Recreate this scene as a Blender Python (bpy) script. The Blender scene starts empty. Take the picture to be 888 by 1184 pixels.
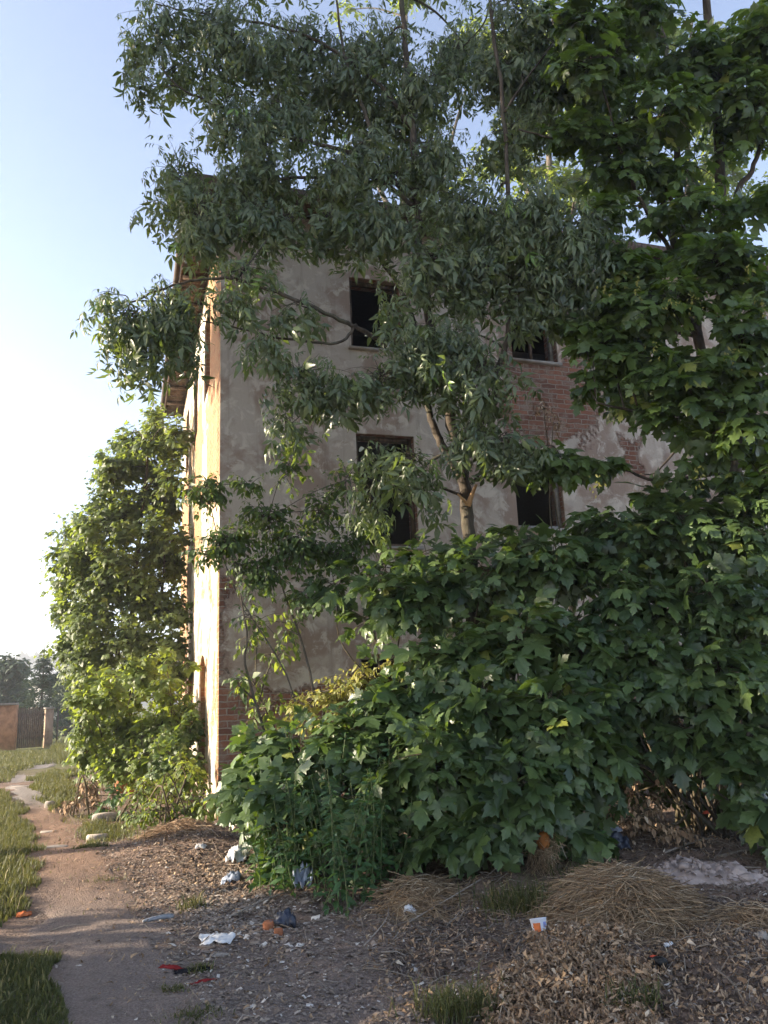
import bpy, math, random
import numpy as np
from mathutils import Matrix, Vector

random.seed(7)
rng = np.random.default_rng(11)
scn = bpy.context.scene
COL = scn.collection
UP = np.array([0.0, 0.0, 1.0])

# ------------------------------------------------------------------ camera model
PITCH, ROLL, FPX, EYE = math.radians(13.0), math.radians(-2.5), 900.0, 1.6


def rotx(a):
    c, s = math.cos(a), math.sin(a)
    return np.array([[1, 0, 0], [0, c, -s], [0, s, c]])


def rotz(a):
    c, s = math.cos(a), math.sin(a)
    return np.array([[c, -s, 0], [s, c, 0], [0, 0, 1]])


CAM = rotx(math.pi / 2 + PITCH) @ rotz(ROLL)


def ray(x, y):
    return CAM @ np.array([(x - 444) / FPX, (592 - y) / FPX, -1.0])


def at(x, y, Y):
    """world point seen at photo pixel x, y at forward distance Y metres"""
    d = ray(x, y)
    return np.array([0, 0, EYE]) + d * (Y / d[1])


def flat(x, y):
    d = ray(x, y)
    return np.array([0, 0, EYE]) + d * (-EYE / d[2])


# ------------------------------------------------------------------ noise + terrain
_perm = rng.permutation(512)
_vals = rng.random(512) * 2 - 1


def vnoise(x, y):
    x = np.asarray(x, float); y = np.asarray(y, float)
    xi = np.floor(x).astype(int); yi = np.floor(y).astype(int)
    xf = x - xi; yf = y - yi
    u = xf * xf * (3 - 2 * xf); v = yf * yf * (3 - 2 * yf)

    def g(a, b):
        return _vals[(_perm[(a % 512)] + b * 57) % 512]
    return (g(xi, yi) * (1 - u) + g(xi + 1, yi) * u) * (1 - v) + (g(xi, yi + 1) * (1 - u) + g(xi + 1, yi + 1) * u) * v


def bumpf(x, y, cx, cy, rx, ry, h):
    return h * np.exp(-(((x - cx) / rx) ** 2 + ((y - cy) / ry) ** 2))


def hgt(x, y):
    x = np.asarray(x, float); y = np.asarray(y, float)
    rough = np.clip((x + 2.4 - 0.1 * (y - 4)) / 1.5, 0.25, 1.0)
    near = np.clip(1 - (np.hypot(x, y) - 14) / 20, 0, 1)
    z = 0.055 * vnoise(x * 0.9 + 3, y * 0.9) + 0.03 * vnoise(x * 2.7, y * 2.7 + 9) * rough
    z = z + (0.020 * vnoise(x * 8, y * 8) + 0.013 * vnoise(x * 19, y * 19)) * rough
    z = z * near
    z = z + bumpf(x, y, -2.1, 9.3, 0.9, 1.1, 0.16) + bumpf(x, y, 0.2, 7.0, 1.0, 0.9, 0.13)
    z = z + bumpf(x, y, 0.9, 4.95, 0.45, 0.5, 0.09) + bumpf(x, y, 2.6, 6.2, 1.0, 0.8, 0.10) + bumpf(x, y, 1.5, 5.2, 0.9, 0.8, 0.10)
    z = z + bumpf(x, y, 1.5, 8.2, 1.6, 1.0, 0.15)
    return z


def on(x, y, dz=0.0):
    p = flat(x, y)
    return np.array([p[0], p[1], float(hgt(p[0], p[1])) + dz])


# ------------------------------------------------------------------ mesh builder
class MB:
    def __init__(s):
        s.V = []; s.F = {3: [], 4: []}; s.T = []; s.n = 0; s.N = []

    def add(s, V, F, tone=None):
        V = np.asarray(V, float).reshape(-1, 3)
        F = np.asarray(F, int)
        s.F[F.shape[1]].append(F + s.n)
        s.V.append(V)
        s.T.append(np.full(len(V), 0.5) if tone is None else np.broadcast_to(np.asarray(tone, float), (len(V),)))
        s.n += len(V)

    def poly(s, pts):
        """flat polygon with any number of corners"""
        s.N.append([i + s.n for i in range(len(pts))])
        s.V.append(np.asarray(pts, float)); s.T.append(np.full(len(pts), 0.5)); s.n += len(pts)

    def box(s, lo, hi, jit=0.0, M=None, o=None):
        lo = np.array(lo, float); hi = np.array(hi, float)
        V = np.array([[x, y, z] for x in (lo[0], hi[0]) for y in (lo[1], hi[1]) for z in (lo[2], hi[2])])
        if jit: V = V + rng.uniform(-jit, jit, V.shape)
        if M is not None: V = V @ np.asarray(M).T
        if o is not None: V = V + np.asarray(o)
        s.add(V, [[0, 1, 3, 2], [4, 6, 7, 5], [0, 4, 5, 1], [2, 3, 7, 6], [0, 2, 6, 4], [1, 5, 7, 3]])

    def tube(s, pts, rad, sides=6, tone=None, cap=True, wob=0.0):
        P = np.asarray(pts, float); n = len(P)
        rad = np.broadcast_to(np.asarray(rad, float), (n,))
        T = np.gradient(P, axis=0); T /= np.linalg.norm(T, axis=1)[:, None] + 1e-9
        ref = np.array([0.31, 0.17, 0.94]) if abs(T[0][2]) < 0.8 else np.array([0.93, 0.2, 0.1])
        A = np.cross(T, ref); A /= np.linalg.norm(A, axis=1)[:, None] + 1e-9
        B = np.cross(T, A)
        a = np.arange(sides) * 2 * math.pi / sides
        r = rad[:, None] * (1 + (rng.uniform(-wob, wob, (n, sides)) if wob else 0))
        V = P[:, None, :] + r[..., None] * (np.cos(a)[None, :, None] * A[:, None, :] + np.sin(a)[None, :, None] * B[:, None, :])
        i = np.arange(n - 1)[:, None] * sides; j = np.arange(sides)[None, :]; k = (j + 1) % sides
        F = np.stack([i + j, i + k, i + sides + k, i + sides + j], -1).reshape(-1, 4)
        base = s.n
        s.add(V.reshape(-1, 3), F, tone)
        if cap:
            s.N.append([base + q for q in range(sides)][::-1])
            s.N.append([base + (n - 1) * sides + q for q in range(sides)])

    def inst(s, tpl, pos, tip, nor, size, tone):
        TV, TF = tpl
        pos = np.asarray(pos, float); n = len(pos)
        if n == 0: return
        y = np.asarray(tip, float); y = y / (np.linalg.norm(y, axis=1)[:, None] + 1e-9)
        z = np.asarray(nor, float); z = z - (z * y).sum(1)[:, None] * y
        z = z / (np.linalg.norm(z, axis=1)[:, None] + 1e-9)
        x = np.cross(y, z)
        sz = np.asarray(size, float)[:, None, None]
        V = pos[:, None, :] + sz * (TV[None, :, 0:1] * x[:, None] + TV[None, :, 1:2] * y[:, None] + TV[None, :, 2:3] * z[:, None])
        F = TF[None] + (np.arange(n) * len(TV))[:, None, None]
        s.add(V.reshape(-1, 3), F.reshape(-1, TF.shape[1]), np.repeat(np.asarray(tone, float), len(TV)))

    def build(s, name, mat, parent=None, smooth=False, loc=None):
        V = np.concatenate(s.V) if s.V else np.zeros((0, 3))
        if loc is not None: V = V - np.asarray(loc)
        me = bpy.data.meshes.new(name)
        polys = []
        idx = []; cnt = []
        for k in (3, 4):
            if s.F[k]:
                f = np.concatenate(s.F[k]); idx.append(f.reshape(-1)); cnt.append(np.full(len(f), k))
        for f in s.N:
            idx.append(np.array(f)); cnt.append(np.array([len(f)]))
        idx = np.concatenate(idx); cnt = np.concatenate(cnt)
        me.vertices.add(len(V)); me.vertices.foreach_set('co', V.reshape(-1).astype(np.float32))
        me.loops.add(len(idx)); me.loops.foreach_set('vertex_index', idx.astype(np.int32))
        me.polygons.add(len(cnt))
        st = np.concatenate([[0], np.cumsum(cnt)[:-1]])
        me.polygons.foreach_set('loop_start', st.astype(np.int32))
        if smooth: me.polygons.foreach_set('use_smooth', np.ones(len(cnt), bool))
        at_ = me.attributes.new('tone', 'FLOAT', 'POINT')
        at_.data.foreach_set('value', np.concatenate(s.T).astype(np.float32))
        me.update(calc_edges=True); me.validate()
        me.materials.append(mat)
        o = bpy.data.objects.new(name, me); COL.objects.link(o)
        if loc is not None and parent is None: o.location = Vector(loc)
        if parent is not None:
            o.parent = parent
            if loc is None: o.matrix_parent_inverse = Matrix.Translation(-parent.location)
        return o


def tag(o, label=None, cat=None, group=None, kind=None):
    if label: o['label'] = label
    if cat: o['category'] = cat
    if group: o['group'] = group
    if kind: o['kind'] = kind
    return o


def thing(name, label, cat, loc, group=None):
    o = bpy.data.objects.new(name, None); COL.objects.link(o)
    o.location = Vector([float(v) for v in loc]); o.empty_display_size = 0.2
    return tag(o, label, cat, group)


def smooth_path(pts, sub=5):
    P = np.asarray(pts, float)
    if len(P) < 3:
        t = np.linspace(0, 1, sub + 1)[:, None]; return P[0] * (1 - t) + P[-1] * t
    Q = np.vstack([2 * P[0] - P[1], P, 2 * P[-1] - P[-2]]); out = []
    for i in range(1, len(Q) - 2):
        for t in np.linspace(0, 1, sub, endpoint=False):
            a, b, c, d = Q[i - 1], Q[i], Q[i + 1], Q[i + 2]
            out.append(0.5 * (2 * b + (c - a) * t + (2 * a - 5 * b + 4 * c - d) * t * t + (3 * b - a - 3 * c + d) * t ** 3))
    out.append(P[-1]); return np.array(out)


def unit(v):
    v = np.asarray(v, float); return v / (np.linalg.norm(v) + 1e-9)


def rdir():
    return unit(rng.normal(size=3))


# ------------------------------------------------------------------ materials
class NT:
    def __init__(s, name):
        s.m = bpy.data.materials.new(name); s.m.use_nodes = True
        s.t = s.m.node_tree; s.t.nodes.clear()
        s.out = s.t.nodes.new('ShaderNodeOutputMaterial')

    def n(s, typ, **kw):
        o = s.t.nodes.new('ShaderNode' + typ)
        for k, v in kw.items():
            if isinstance(k, str) and hasattr(o, k) and k not in ('inputs',): setattr(o, k, v)
        return o

    def set(s, sock, v):
        if hasattr(v, 'is_output'): s.t.links.new(v, sock)
        elif isinstance(v, (tuple, list)):
            v = tuple(v)
            if sock.type == 'RGBA' and len(v) == 3: v = v + (1,)
            sock.default_value = v
        else: sock.default_value = v

    def math(s, op, a, b=0.0, c=None):
        o = s.n('Math', operation=op); s.set(o.inputs[0], a); s.set(o.inputs[1], b)
        if c is not None: s.set(o.inputs[2], c)
        return o.outputs[0]

    def mix(s, f, a, b, mode='MIX'):
        o = s.n('Mix', data_type='RGBA', blend_type=mode)
        s.set(o.inputs[0], f); s.set(o.inputs[6], a); s.set(o.inputs[7], b); return o.outputs[2]

    def noise(s, scale, detail=4, vec=None, rough=0.55, dist=0.0):
        o = s.n('TexNoise'); o.inputs['Scale'].default_value = scale; o.inputs['Detail'].default_value = detail
        o.inputs['Roughness'].default_value = rough; o.inputs['Distortion'].default_value = dist
        if vec is not None: s.t.links.new(vec, o.inputs['Vector'])
        return o.outputs['Fac']

    def vor(s, scale, vec=None, out='Distance', feature='F1'):
        o = s.n('TexVoronoi', feature=feature); o.inputs['Scale'].default_value = scale
        if vec is not None: s.t.links.new(vec, o.inputs['Vector'])
        return o.outputs[out]

    def ramp(s, f, lo, hi, a=0.0, b=1.0):
        o = s.n('MapRange'); o.interpolation_type = 'SMOOTHSTEP'
        s.set(o.inputs[0], f); s.set(o.inputs[1], lo); s.set(o.inputs[2], hi); s.set(o.inputs[3], a); s.set(o.inputs[4], b)
        return o.outputs[0]

    def obj(s):
        return s.n('TexCoord').outputs['Object']

    def geo(s):
        return s.n('NewGeometry').outputs['Position']

    def attr(s, name='tone'):
        o = s.n('Attribute'); o.attribute_name = name; return o.outputs['Fac']

    def bump(s, h, strength=0.5, dist=0.02, normal=None):
        o = s.n('Bump'); s.set(o.inputs['Height'], h)
        o.inputs['Strength'].default_value = strength; o.inputs['Distance'].default_value = dist
        if normal is not None: s.t.links.new(normal, o.inputs['Normal'])
        return o.outputs[0]

    def bsdf(s, col, rough=0.8, spec=0.3, bump=None, metal=0.0):
        o = s.n('BsdfPrincipled'); s.set(o.inputs['Base Color'], col); s.set(o.inputs['Roughness'], rough)
        s.set(o.inputs['Specular IOR Level'], spec); s.set(o.inputs['Metallic'], metal)
        if bump is not None: s.t.links.new(bump, o.inputs['Normal'])
        s.last = o
        s.t.links.new(o.outputs[0], s.out.inputs['Surface'])
        return s.m


def leaf_mat(name, dark, light, trans, tfac=0.3, rough=0.42, spec=0.5, odd=None):
    t = NT(name)
    tone = t.attr()
    col = t.mix(tone, dark, light)
    if odd:
        col = t.mix(t.ramp(tone, 0.965, 0.985), col, odd)
    nz = t.noise(38, 3, t.geo())
    col = t.mix(t.ramp(nz, 0.35, 0.7, 0.0, 0.35), col, tuple(c * 0.55 for c in dark))
    t.bsdf(col, t.math('MULTIPLY_ADD', nz, 0.25, rough - 0.12), spec, t.bump(nz, 0.25, 0.01))
    tr = t.n('BsdfTranslucent'); t.set(tr.inputs['Color'], t.mix(tone, tuple(c * 0.75 for c in trans), trans))
    mx = t.n('MixShader'); mx.inputs[0].default_value = tfac
    t.t.links.new(t.last.outputs[0], mx.inputs[1]); t.t.links.new(tr.outputs[0], mx.inputs[2])
    t.t.links.new(mx.outputs[0], t.out.inputs['Surface'])
    return t.m


def bark_mat(name, a, b, scale=14):
    t = NT(name); g = t.geo()
    mp = t.n('Mapping'); mp.inputs['Scale'].default_value = (1, 1, 0.25); t.t.links.new(g, mp.inputs['Vector'])
    n1 = t.noise(scale, 6, mp.outputs[0], 0.65); n2 = t.noise(3, 3, g)
    c = t.mix(t.ramp(n1, 0.3, 0.7), a, b)
    c = t.mix(t.ramp(n2, 0.5, 0.75, 0, 0.5), c, (0.09, 0.10, 0.06))
    return t.bsdf(c, 0.9, 0.2, t.bump(n1, 0.9, 0.02))


def plain(name, col, rough=0.7, spec=0.3, var=0.25, scale=25, bump=0.2, metal=0.0):
    t = NT(name); o = t.obj(); n = t.noise(scale, 5, o)
    c = t.mix(t.ramp(n, 0.3, 0.75, 0, 1), col, tuple(x * (1 - var) for x in col))
    return t.bsdf(c, rough, spec, t.bump(n, bump, 0.01), metal)


def tone_mat(name, a, b, c3=None, rough=0.85, spec=0.2, bump=0.3):
    t = NT(name); tone = t.attr(); col = t.mix(tone, a, b)
    if c3: col = t.mix(t.ramp(tone, 0.93, 0.96), col, c3)
    n = t.noise(40, 4, t.geo()); col = t.mix(t.ramp(n, 0.4, 0.7, 0, 0.4), col, tuple(x * 0.5 for x in a))
    return t.bsdf(col, rough, spec, t.bump(n, bump, 0.01))


M = {}
M['maple_leaf'] = leaf_mat('maple_leaf', (0.028, 0.055, 0.020), (0.130, 0.192, 0.062), (0.20, 0.32, 0.035), 0.25, 0.40, 0.55, odd=(0.22, 0.24, 0.05))
M['maple_leaf_b'] = leaf_mat('maple_leaf_high', (0.034, 0.062, 0.020), (0.125, 0.185, 0.046), (0.26, 0.40, 0.035), 0.32, 0.40, 0.55, odd=(0.22, 0.24, 0.05))
M['elder_leaf'] = leaf_mat('box_elder_leaf', (0.036, 0.060, 0.024), (0.165, 0.205, 0.090), (0.28, 0.38, 0.05), 0.27, 0.38, 0.6, odd=(0.16, 0.28, 0.05))
M['lit_leaf'] = leaf_mat('sun_tinted_leaf', (0.055, 0.092, 0.022), (0.140, 0.190, 0.040), (0.42, 0.52, 0.06), 0.40, 0.5, 0.4)  # sunlit brightness put into the leaf green; also serves fresh pale bushes
M['gold_leaf'] = leaf_mat('sunlit_yellow_leaf', (0.12, 0.15, 0.03), (0.32, 0.30, 0.08), (0.60, 0.55, 0.12), 0.42, 0.5, 0.4)  # the bush's sunny glow is put into this yellow; also colours seed clusters
M['privet_leaf'] = leaf_mat('small_leaf', (0.034, 0.066, 0.022), (0.09, 0.14, 0.038), (0.26, 0.36, 0.04), 0.30, 0.5, 0.4)
M['left_leaf'] = leaf_mat('grey_green_leaf', (0.050, 0.080, 0.030), (0.14, 0.185, 0.064), (0.36, 0.46, 0.06), 0.38, 0.5, 0.45, odd=(0.24, 0.26, 0.05))
M['nettle_leaf'] = leaf_mat('nettle_leaf', (0.032, 0.080, 0.030), (0.075, 0.15, 0.05), (0.18, 0.32, 0.05), 0.25, 0.5, 0.4)
M['grass'] = leaf_mat('grass_blade', (0.045, 0.062, 0.020), (0.105, 0.115, 0.040), (0.20, 0.20, 0.05), 0.3, 0.55, 0.3, odd=(0.30, 0.24, 0.11))
M['needle'] = leaf_mat('conifer_needle', (0.022, 0.045, 0.026), (0.05, 0.085, 0.05), (0.08, 0.14, 0.04), 0.1, 0.6, 0.3)
M['far_leaf'] = leaf_mat('far_leaf', (0.025, 0.045, 0.03), (0.06, 0.09, 0.05), (0.12, 0.18, 0.05), 0.2, 0.6, 0.3)
M['dead_leaf'] = tone_mat('dead_leaf', (0.17, 0.105, 0.062), (0.46, 0.33, 0.21), (0.58, 0.48, 0.36))
M['bark'] = bark_mat('grey_bark', (0.055, 0.045, 0.035), (0.16, 0.135, 0.11))
M['bark_dark'] = bark_mat('dark_bark', (0.030, 0.024, 0.018), (0.10, 0.08, 0.06))
M['twig'] = bark_mat('twig_bark', (0.06, 0.05, 0.03), (0.14, 0.11, 0.07), 30)
M['stem'] = plain('green_stem', (0.10, 0.13, 0.05), 0.6)
M['cutwood'] = plain('peeled_wood', (0.50, 0.30, 0.14), 0.7, var=0.4)
M['straw'] = tone_mat('dry_straw', (0.20, 0.13, 0.075), (0.46, 0.34, 0.21), (0.56, 0.47, 0.34), 0.75)
M['stick'] = tone_mat('grey_stick', (0.16, 0.13, 0.10), (0.34, 0.29, 0.24))
M['chips'] = tone_mat('rubble_chip', (0.16, 0.12, 0.092), (0.36, 0.295, 0.24), (0.62, 0.57, 0.51))
M['clod'] = tone_mat('soil_clod', (0.07, 0.050, 0.038), (0.16, 0.115, 0.085))
M['white_bag'] = plain('white_plastic', (0.72, 0.72, 0.72), 0.45, 0.4, 0.2, 12)
M['grey_bag'] = plain('grey_blue_foil', (0.30, 0.34, 0.42), 0.32, 0.5, 0.45, 9)
M['dark_bag'] = plain('dark_blue_plastic', (0.035, 0.042, 0.065), 0.4, 0.5, 0.4, 9)
M['red_cloth'] = plain('red_cloth', (0.26, 0.03, 0.03), 0.9, 0.1, 0.5, 20)
M['black_cloth'] = plain('black_cloth', (0.018, 0.018, 0.022), 0.9, 0.1)
M['orange'] = plain('orange_paper', (0.62, 0.17, 0.05), 0.6, 0.3, 0.3)
M['amber'] = plain('orange_rind', (0.42, 0.15, 0.03), 0.7, 0.3, 0.6, 14)
M['white_paper'] = plain('white_card', (0.66, 0.70, 0.80), 0.6, 0.3, 0.1)
M['red_print'] = plain('red_print', (0.65, 0.10, 0.05), 0.5, 0.3, 0.1)
M['black_print'] = plain('black_print', (0.012, 0.012, 0.012), 0.5, 0.3, 0.1)
M['slab'] = plain('pale_stone', (0.34, 0.30, 0.26), 0.9, 0.2, 0.35, 8)
M['brickbit'] = plain('brick_bit', (0.36, 0.14, 0.07), 0.9, 0.2, 0.4, 18)
M['greymetal'] = plain('grey_plastic', (0.25, 0.26, 0.28), 0.5, 0.4, 0.3)
M['wood_dark'] = bark_mat('weathered_wood', (0.050, 0.035, 0.025), (0.15, 0.10, 0.07), 22)
M['wood_pale'] = plain('flaking_white_paint', (0.42, 0.40, 0.37), 0.8, 0.2, 0.5, 18)
M['tiles'] = plain('old_roof_tile', (0.16, 0.075, 0.05), 0.9, 0.2, 0.5, 6)
M['interior'] = plain('shade_dark_interior', (0.05, 0.045, 0.04), 0.95, 0.1)  # near black, so the rooms' darkness is put into the wall colour
M['mesh_metal'] = plain('rusty_metal', (0.10, 0.075, 0.06), 0.7, 0.4, 0.5, 12)


# walls -----------------------------------------------------------
def wall_mat(name, zones, plaster, plaster2, plaster3, brickA, brickB, mort, thresh=0.66, zonew=0.5):
    t = NT(name); o = t.obj()
    sx = t.n('SeparateXYZ'); t.t.links.new(o, sx.inputs[0])
    X, Y, Z = sx.outputs
    rev = t.math('GREATER_THAN', Y, 0.03)                      # reveals of the openings are bare brick
    cx = t.n('CombineXYZ'); t.set(cx.inputs[0], t.math('ADD', X, Y)); t.set(cx.inputs[1], Z)
    wob = t.n('TexNoise'); wob.inputs['Scale'].default_value = 6; t.t.links.new(o, wob.inputs['Vector'])
    va = t.n('VectorMath', operation='MULTIPLY_ADD'); t.t.links.new(wob.outputs['Color'], va.inputs[0])
    va.inputs[1].default_value = (0.06, 0.05, 0); t.t.links.new(cx.outputs[0], va.inputs[2])
    br = t.n('TexBrick'); t.t.links.new(va.outputs[0], br.inputs['Vector'])
    br.inputs['Scale'].default_value = 1.0; br.inputs['Brick Width'].default_value = 0.30; br.inputs['Row Height'].default_value = 0.088
    br.inputs['Mortar Size'].default_value = 0.011; br.inputs['Mortar Smooth'].default_value = 0.4; br.inputs['Bias'].default_value = 0.0
    t.set(br.inputs['Color1'], brickA); t.set(br.inputs['Color2'], brickB); t.set(br.inputs['Mortar'], mort)
    fine = t.noise(28, 8, o, 0.7); mid = t.noise(4.5, 6, o, 0.62, 0.6); big = t.noise(1.1, 6, o, 0.6, 0.4)
    edge = t.noise(1.5, 9, o, 0.68, 0.8)
    bcol = t.mix(t.ramp(mid, 0.44, 0.64, 0, 0.72), br.outputs['Color'], tuple(c * 0.9 for c in mort))
    bcol = t.mix(t.ramp(fine, 0.45, 0.8, 0, 0.6), bcol, tuple(c * 0.4 for c in brickA))
    # where the plaster has come off: loose noise + the patches seen in the photograph
    off = t.math('SUBTRACT', t.math('MULTIPLY_ADD', mid, 0.35, t.math('MULTIPLY', big, 0.65)), thresh)
    for (u0, u1, z0, z1, soft) in zones:
        du = t.math('SUBTRACT', t.math('ABSOLUTE', t.math('SUBTRACT', X, (u0 + u1) / 2)), (u1 - u0) / 2)
        dz = t.math('SUBTRACT', t.math('ABSOLUTE', t.math('SUBTRACT', Z, (z0 + z1) / 2)), (z1 - z0) / 2)
        d = t.math('MAXIMUM', du, dz)
        d = t.math('ADD', d, t.math('MULTIPLY', t.math('SUBTRACT', edge, 0.5), soft * 4.5))
        off = t.math('MAXIMUM', off, t.math('MULTIPLY', d, -1.0))
    off = t.math('ADD', off, t.math('MULTIPLY', t.math('MINIMUM', t.math('SUBTRACT', t.noise(7, 7, o, 0.65, 0.5), 0.52), 0.0), 0.55))
    fac = t.math('MAXIMUM', t.ramp(off, -0.004, 0.014), rev)
    # an undercoat shows in a rim round the bare brick
    rim = t.ramp(t.math('MULTIPLY_ADD', t.math('SUBTRACT', fine, 0.5), 0.10, off), -0.09, -0.02)
    pl = t.mix(t.ramp(big, 0.44, 0.56), plaster, plaster2)
    pl = t.mix(t.ramp(mid, 0.50, 0.62, 0, 0.85), pl, plaster3)
    mp = t.n('Mapping'); mp.inputs['Scale'].default_value = (3.2, 3.2, 0.22); t.t.links.new(o, mp.inputs['Vector'])
    streak = t.noise(1.6, 6, mp.outputs[0], 0.65)
    pl = t.mix(t.ramp(streak, 0.50, 0.70, 0, 0.36), pl, tuple(c * 0.42 for c in plaster2))
    pl = t.mix(t.ramp(fine, 0.55, 0.85, 0, 0.4), pl, tuple(c * 0.55 for c in plaster))
    pl = t.mix(t.math('MULTIPLY', rim, 0.8), pl, tuple(0.55 * a + 0.45 * b for a, b in zip(plaster2, brickB)))
    col = t.mix(fac, pl, bcol)
    hp = t.math('MULTIPLY_ADD', fine, 0.10, t.math('MULTIPLY_ADD', mid, 0.25, 0.75))
    hb = t.math('MULTIPLY_ADD', fine, 0.14, t.math('MULTIPLY', br.outputs['Fac'], -0.28))
    hmix = t.n('Mix', data_type='FLOAT'); t.set(hmix.inputs[0], fac); t.set(hmix.inputs[2], hp); t.set(hmix.inputs[3], hb)
    return t.bsdf(col, 0.92, 0.15, t.bump(hmix.outputs[0], 1.0, 0.055))


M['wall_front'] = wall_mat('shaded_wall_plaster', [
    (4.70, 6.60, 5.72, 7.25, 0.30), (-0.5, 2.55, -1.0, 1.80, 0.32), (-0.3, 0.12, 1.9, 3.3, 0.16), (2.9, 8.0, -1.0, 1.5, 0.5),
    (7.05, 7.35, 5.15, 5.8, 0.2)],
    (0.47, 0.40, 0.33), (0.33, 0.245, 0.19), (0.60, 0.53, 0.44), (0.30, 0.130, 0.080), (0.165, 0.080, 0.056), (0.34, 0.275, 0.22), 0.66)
M['wall_side'] = wall_mat('sun_brightened_plaster', [(-2.2, 0.2, 4.7, 9.4, 0.4), (-10.0, -6.4, -1, 7.0, 0.3), (-5.0, -3.2, 4.2, 7.4, 0.3), (-0.25, 0.2, -1, 4, 0.2)],
    (0.66, 0.60, 0.50), (0.50, 0.40, 0.28), (0.72, 0.68, 0.60), (0.36, 0.19, 0.10), (0.27, 0.12, 0.07), (0.42, 0.31, 0.19), 0.545)  # paler copy of the front plaster, with sun brightness put into the colour
M['wall_orange'] = plain('orange_render', (0.50, 0.25, 0.13), 0.9, 0.2, 0.4, 5)
M['far_wall'] = plain('pale_render', (0.55, 0.53, 0.50), 0.9, 0.2, 0.2, 5)
M['far_roof'] = plain('light_roof_sheet', (0.62, 0.62, 0.62), 0.6, 0.3, 0.15, 4)


# ground ----------------------------------------------------------
def ground_mat():
    t = NT('ground_soil'); g = t.geo()
    sx = t.n('SeparateXYZ'); t.t.links.new(g, sx.inputs[0]); X, Y, Z = sx.outputs
    n1 = t.noise(1.3, 6, g, 0.6); n2 = t.noise(9, 8, g, 0.68); n3 = t.noise(60, 6, g, 0.7); v = t.vor(38, g); v2 = t.vor(95, g)
    soil = t.mix(t.ramp(n1, 0.38, 0.62), (0.175, 0.125, 0.098), (0.265, 0.185, 0.140))
    soil = t.mix(t.ramp(n2, 0.4, 0.7, 0, 0.8), soil, (0.075, 0.054, 0.042))
    # grey trodden grit in front, by the camera
    gm = t.math('MULTIPLY', t.ramp(t.math('ADD', Y, t.math('MULTIPLY', n1, 2.5)), 8.6, 6.0), t.ramp(t.math('ADD', X, n2), 1.0, 0.1))
    grit = t.mix(t.ramp(n3, 0.35, 0.7), (0.185, 0.145, 0.122), (0.32, 0.26, 0.225))
    col = t.mix(t.math('MULTIPLY', gm, 0.85), soil, grit)
    # straw-brown dry ground by the bank
    dry = t.math('MULTIPLY', t.ramp(t.math('ADD', X, n2), 0.7, 1.3), t.ramp(n2, 0.4, 0.62))
    col = t.mix(t.math('MULTIPLY', dry, 0.5), col, (0.20, 0.135, 0.085))
    col = t.mix(t.ramp(v2, 0.28, 0.12, 0, 0.55), col, (0.26, 0.235, 0.21))
    # far away: meadow
    far = t.ramp(Y, 17, 24)
    mead = t.mix(t.ramp(n2, 0.35, 0.65), (0.075, 0.095, 0.030), (0.15, 0.145, 0.055))
    col = t.mix(far, col, mead)
    h = t.math('MULTIPLY_ADD', n3, 0.5, t.math('MULTIPLY_ADD', v, -0.5, t.math('MULTIPLY', n2, 0.9)))
    return t.bsdf(col, 0.95, 0.15, t.bump(h, 1.0, 0.035))


def path_mat():
    t = NT('trodden_earth'); g = t.geo()
    sx = t.n('SeparateXYZ'); t.t.links.new(g, sx.inputs[0]); X, Y, Z = sx.outputs
    n1 = t.noise(1.6, 6, g, 0.6); n2 = t.noise(11, 8, g, 0.66); n3 = t.noise(70, 6, g, 0.7); v2 = t.vor(70, g)
    a = t.mix(t.ramp(n3, 0.35, 0.7), (0.185, 0.142, 0.120), (0.31, 0.25, 0.215))
    red = t.mix(t.ramp(n2, 0.36, 0.66), (0.21, 0.135, 0.095), (0.28, 0.18, 0.125))
    f = t.math('MULTIPLY', t.ramp(t.math('ADD', Y, n1), 6.6, 9.0), t.ramp(Y, 15.0, 12.5))
    c = t.mix(f, a, red)
    c = t.mix(t.ramp(Y, 12.5, 15.0), c, t.mix(n2, (0.22, 0.19, 0.17), (0.30, 0.27, 0.24)))
    c = t.mix(t.ramp(n2, 0.5, 0.74, 0, 0.6), c, (0.085, 0.068, 0.058))
    c = t.mix(t.ramp(v2, 0.25, 0.10, 0, 0.5), c, (0.26, 0.24, 0.22))
    h = t.math('MULTIPLY_ADD', n3, 0.4, t.math('MULTIPLY_ADD', v2, -0.3, n2))
    return t.bsdf(c, 0.93, 0.2, t.bump(h, 1.0, 0.04))


M['ground'] = ground_mat(); M['path'] = path_mat()
M['sand'] = plain('pale_rubble', (0.44, 0.355, 0.31), 0.95, 0.15, 0.35, 14, 0.6)
M['hill'] = plain('wooded_hill', (0.045, 0.060, 0.045), 0.95, 0.1, 0.5, 0.05)

# ------------------------------------------------------------------ leaf templates
_half = [(0.02, 0.0), (0.14, -0.13), (0.27, -0.12), (0.31, -0.02), (0.25, 0.08), (0.41, 0.10), (0.50, 0.23), (0.63, 0.37), (0.47, 0.38), (0.42, 0.48), (0.29, 0.43),
         (0.17, 0.41), (0.23, 0.55), (0.32, 0.66), (0.20, 0.68), (0.18, 0.80), (0.09, 0.84)]


def maple_tpl(droop=0.22, fold=0.0):
    out = _half + [(0.0, 1.0)] + [(-x, y) for x, y in _half[::-1]]
    V = [(0, 0.28, 0.03)]
    for x, y in out:
        r = math.hypot(x, y - 0.28)
        V.append((x, y, -droop * r * r * 1.6 + fold * abs(x) + (0.04 if r < 0.3 else 0.0)))
    n = len(out)
    return np.array(V), np.array([[0, i + 1, (i + 1) % n + 1] for i in range(n)])


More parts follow.
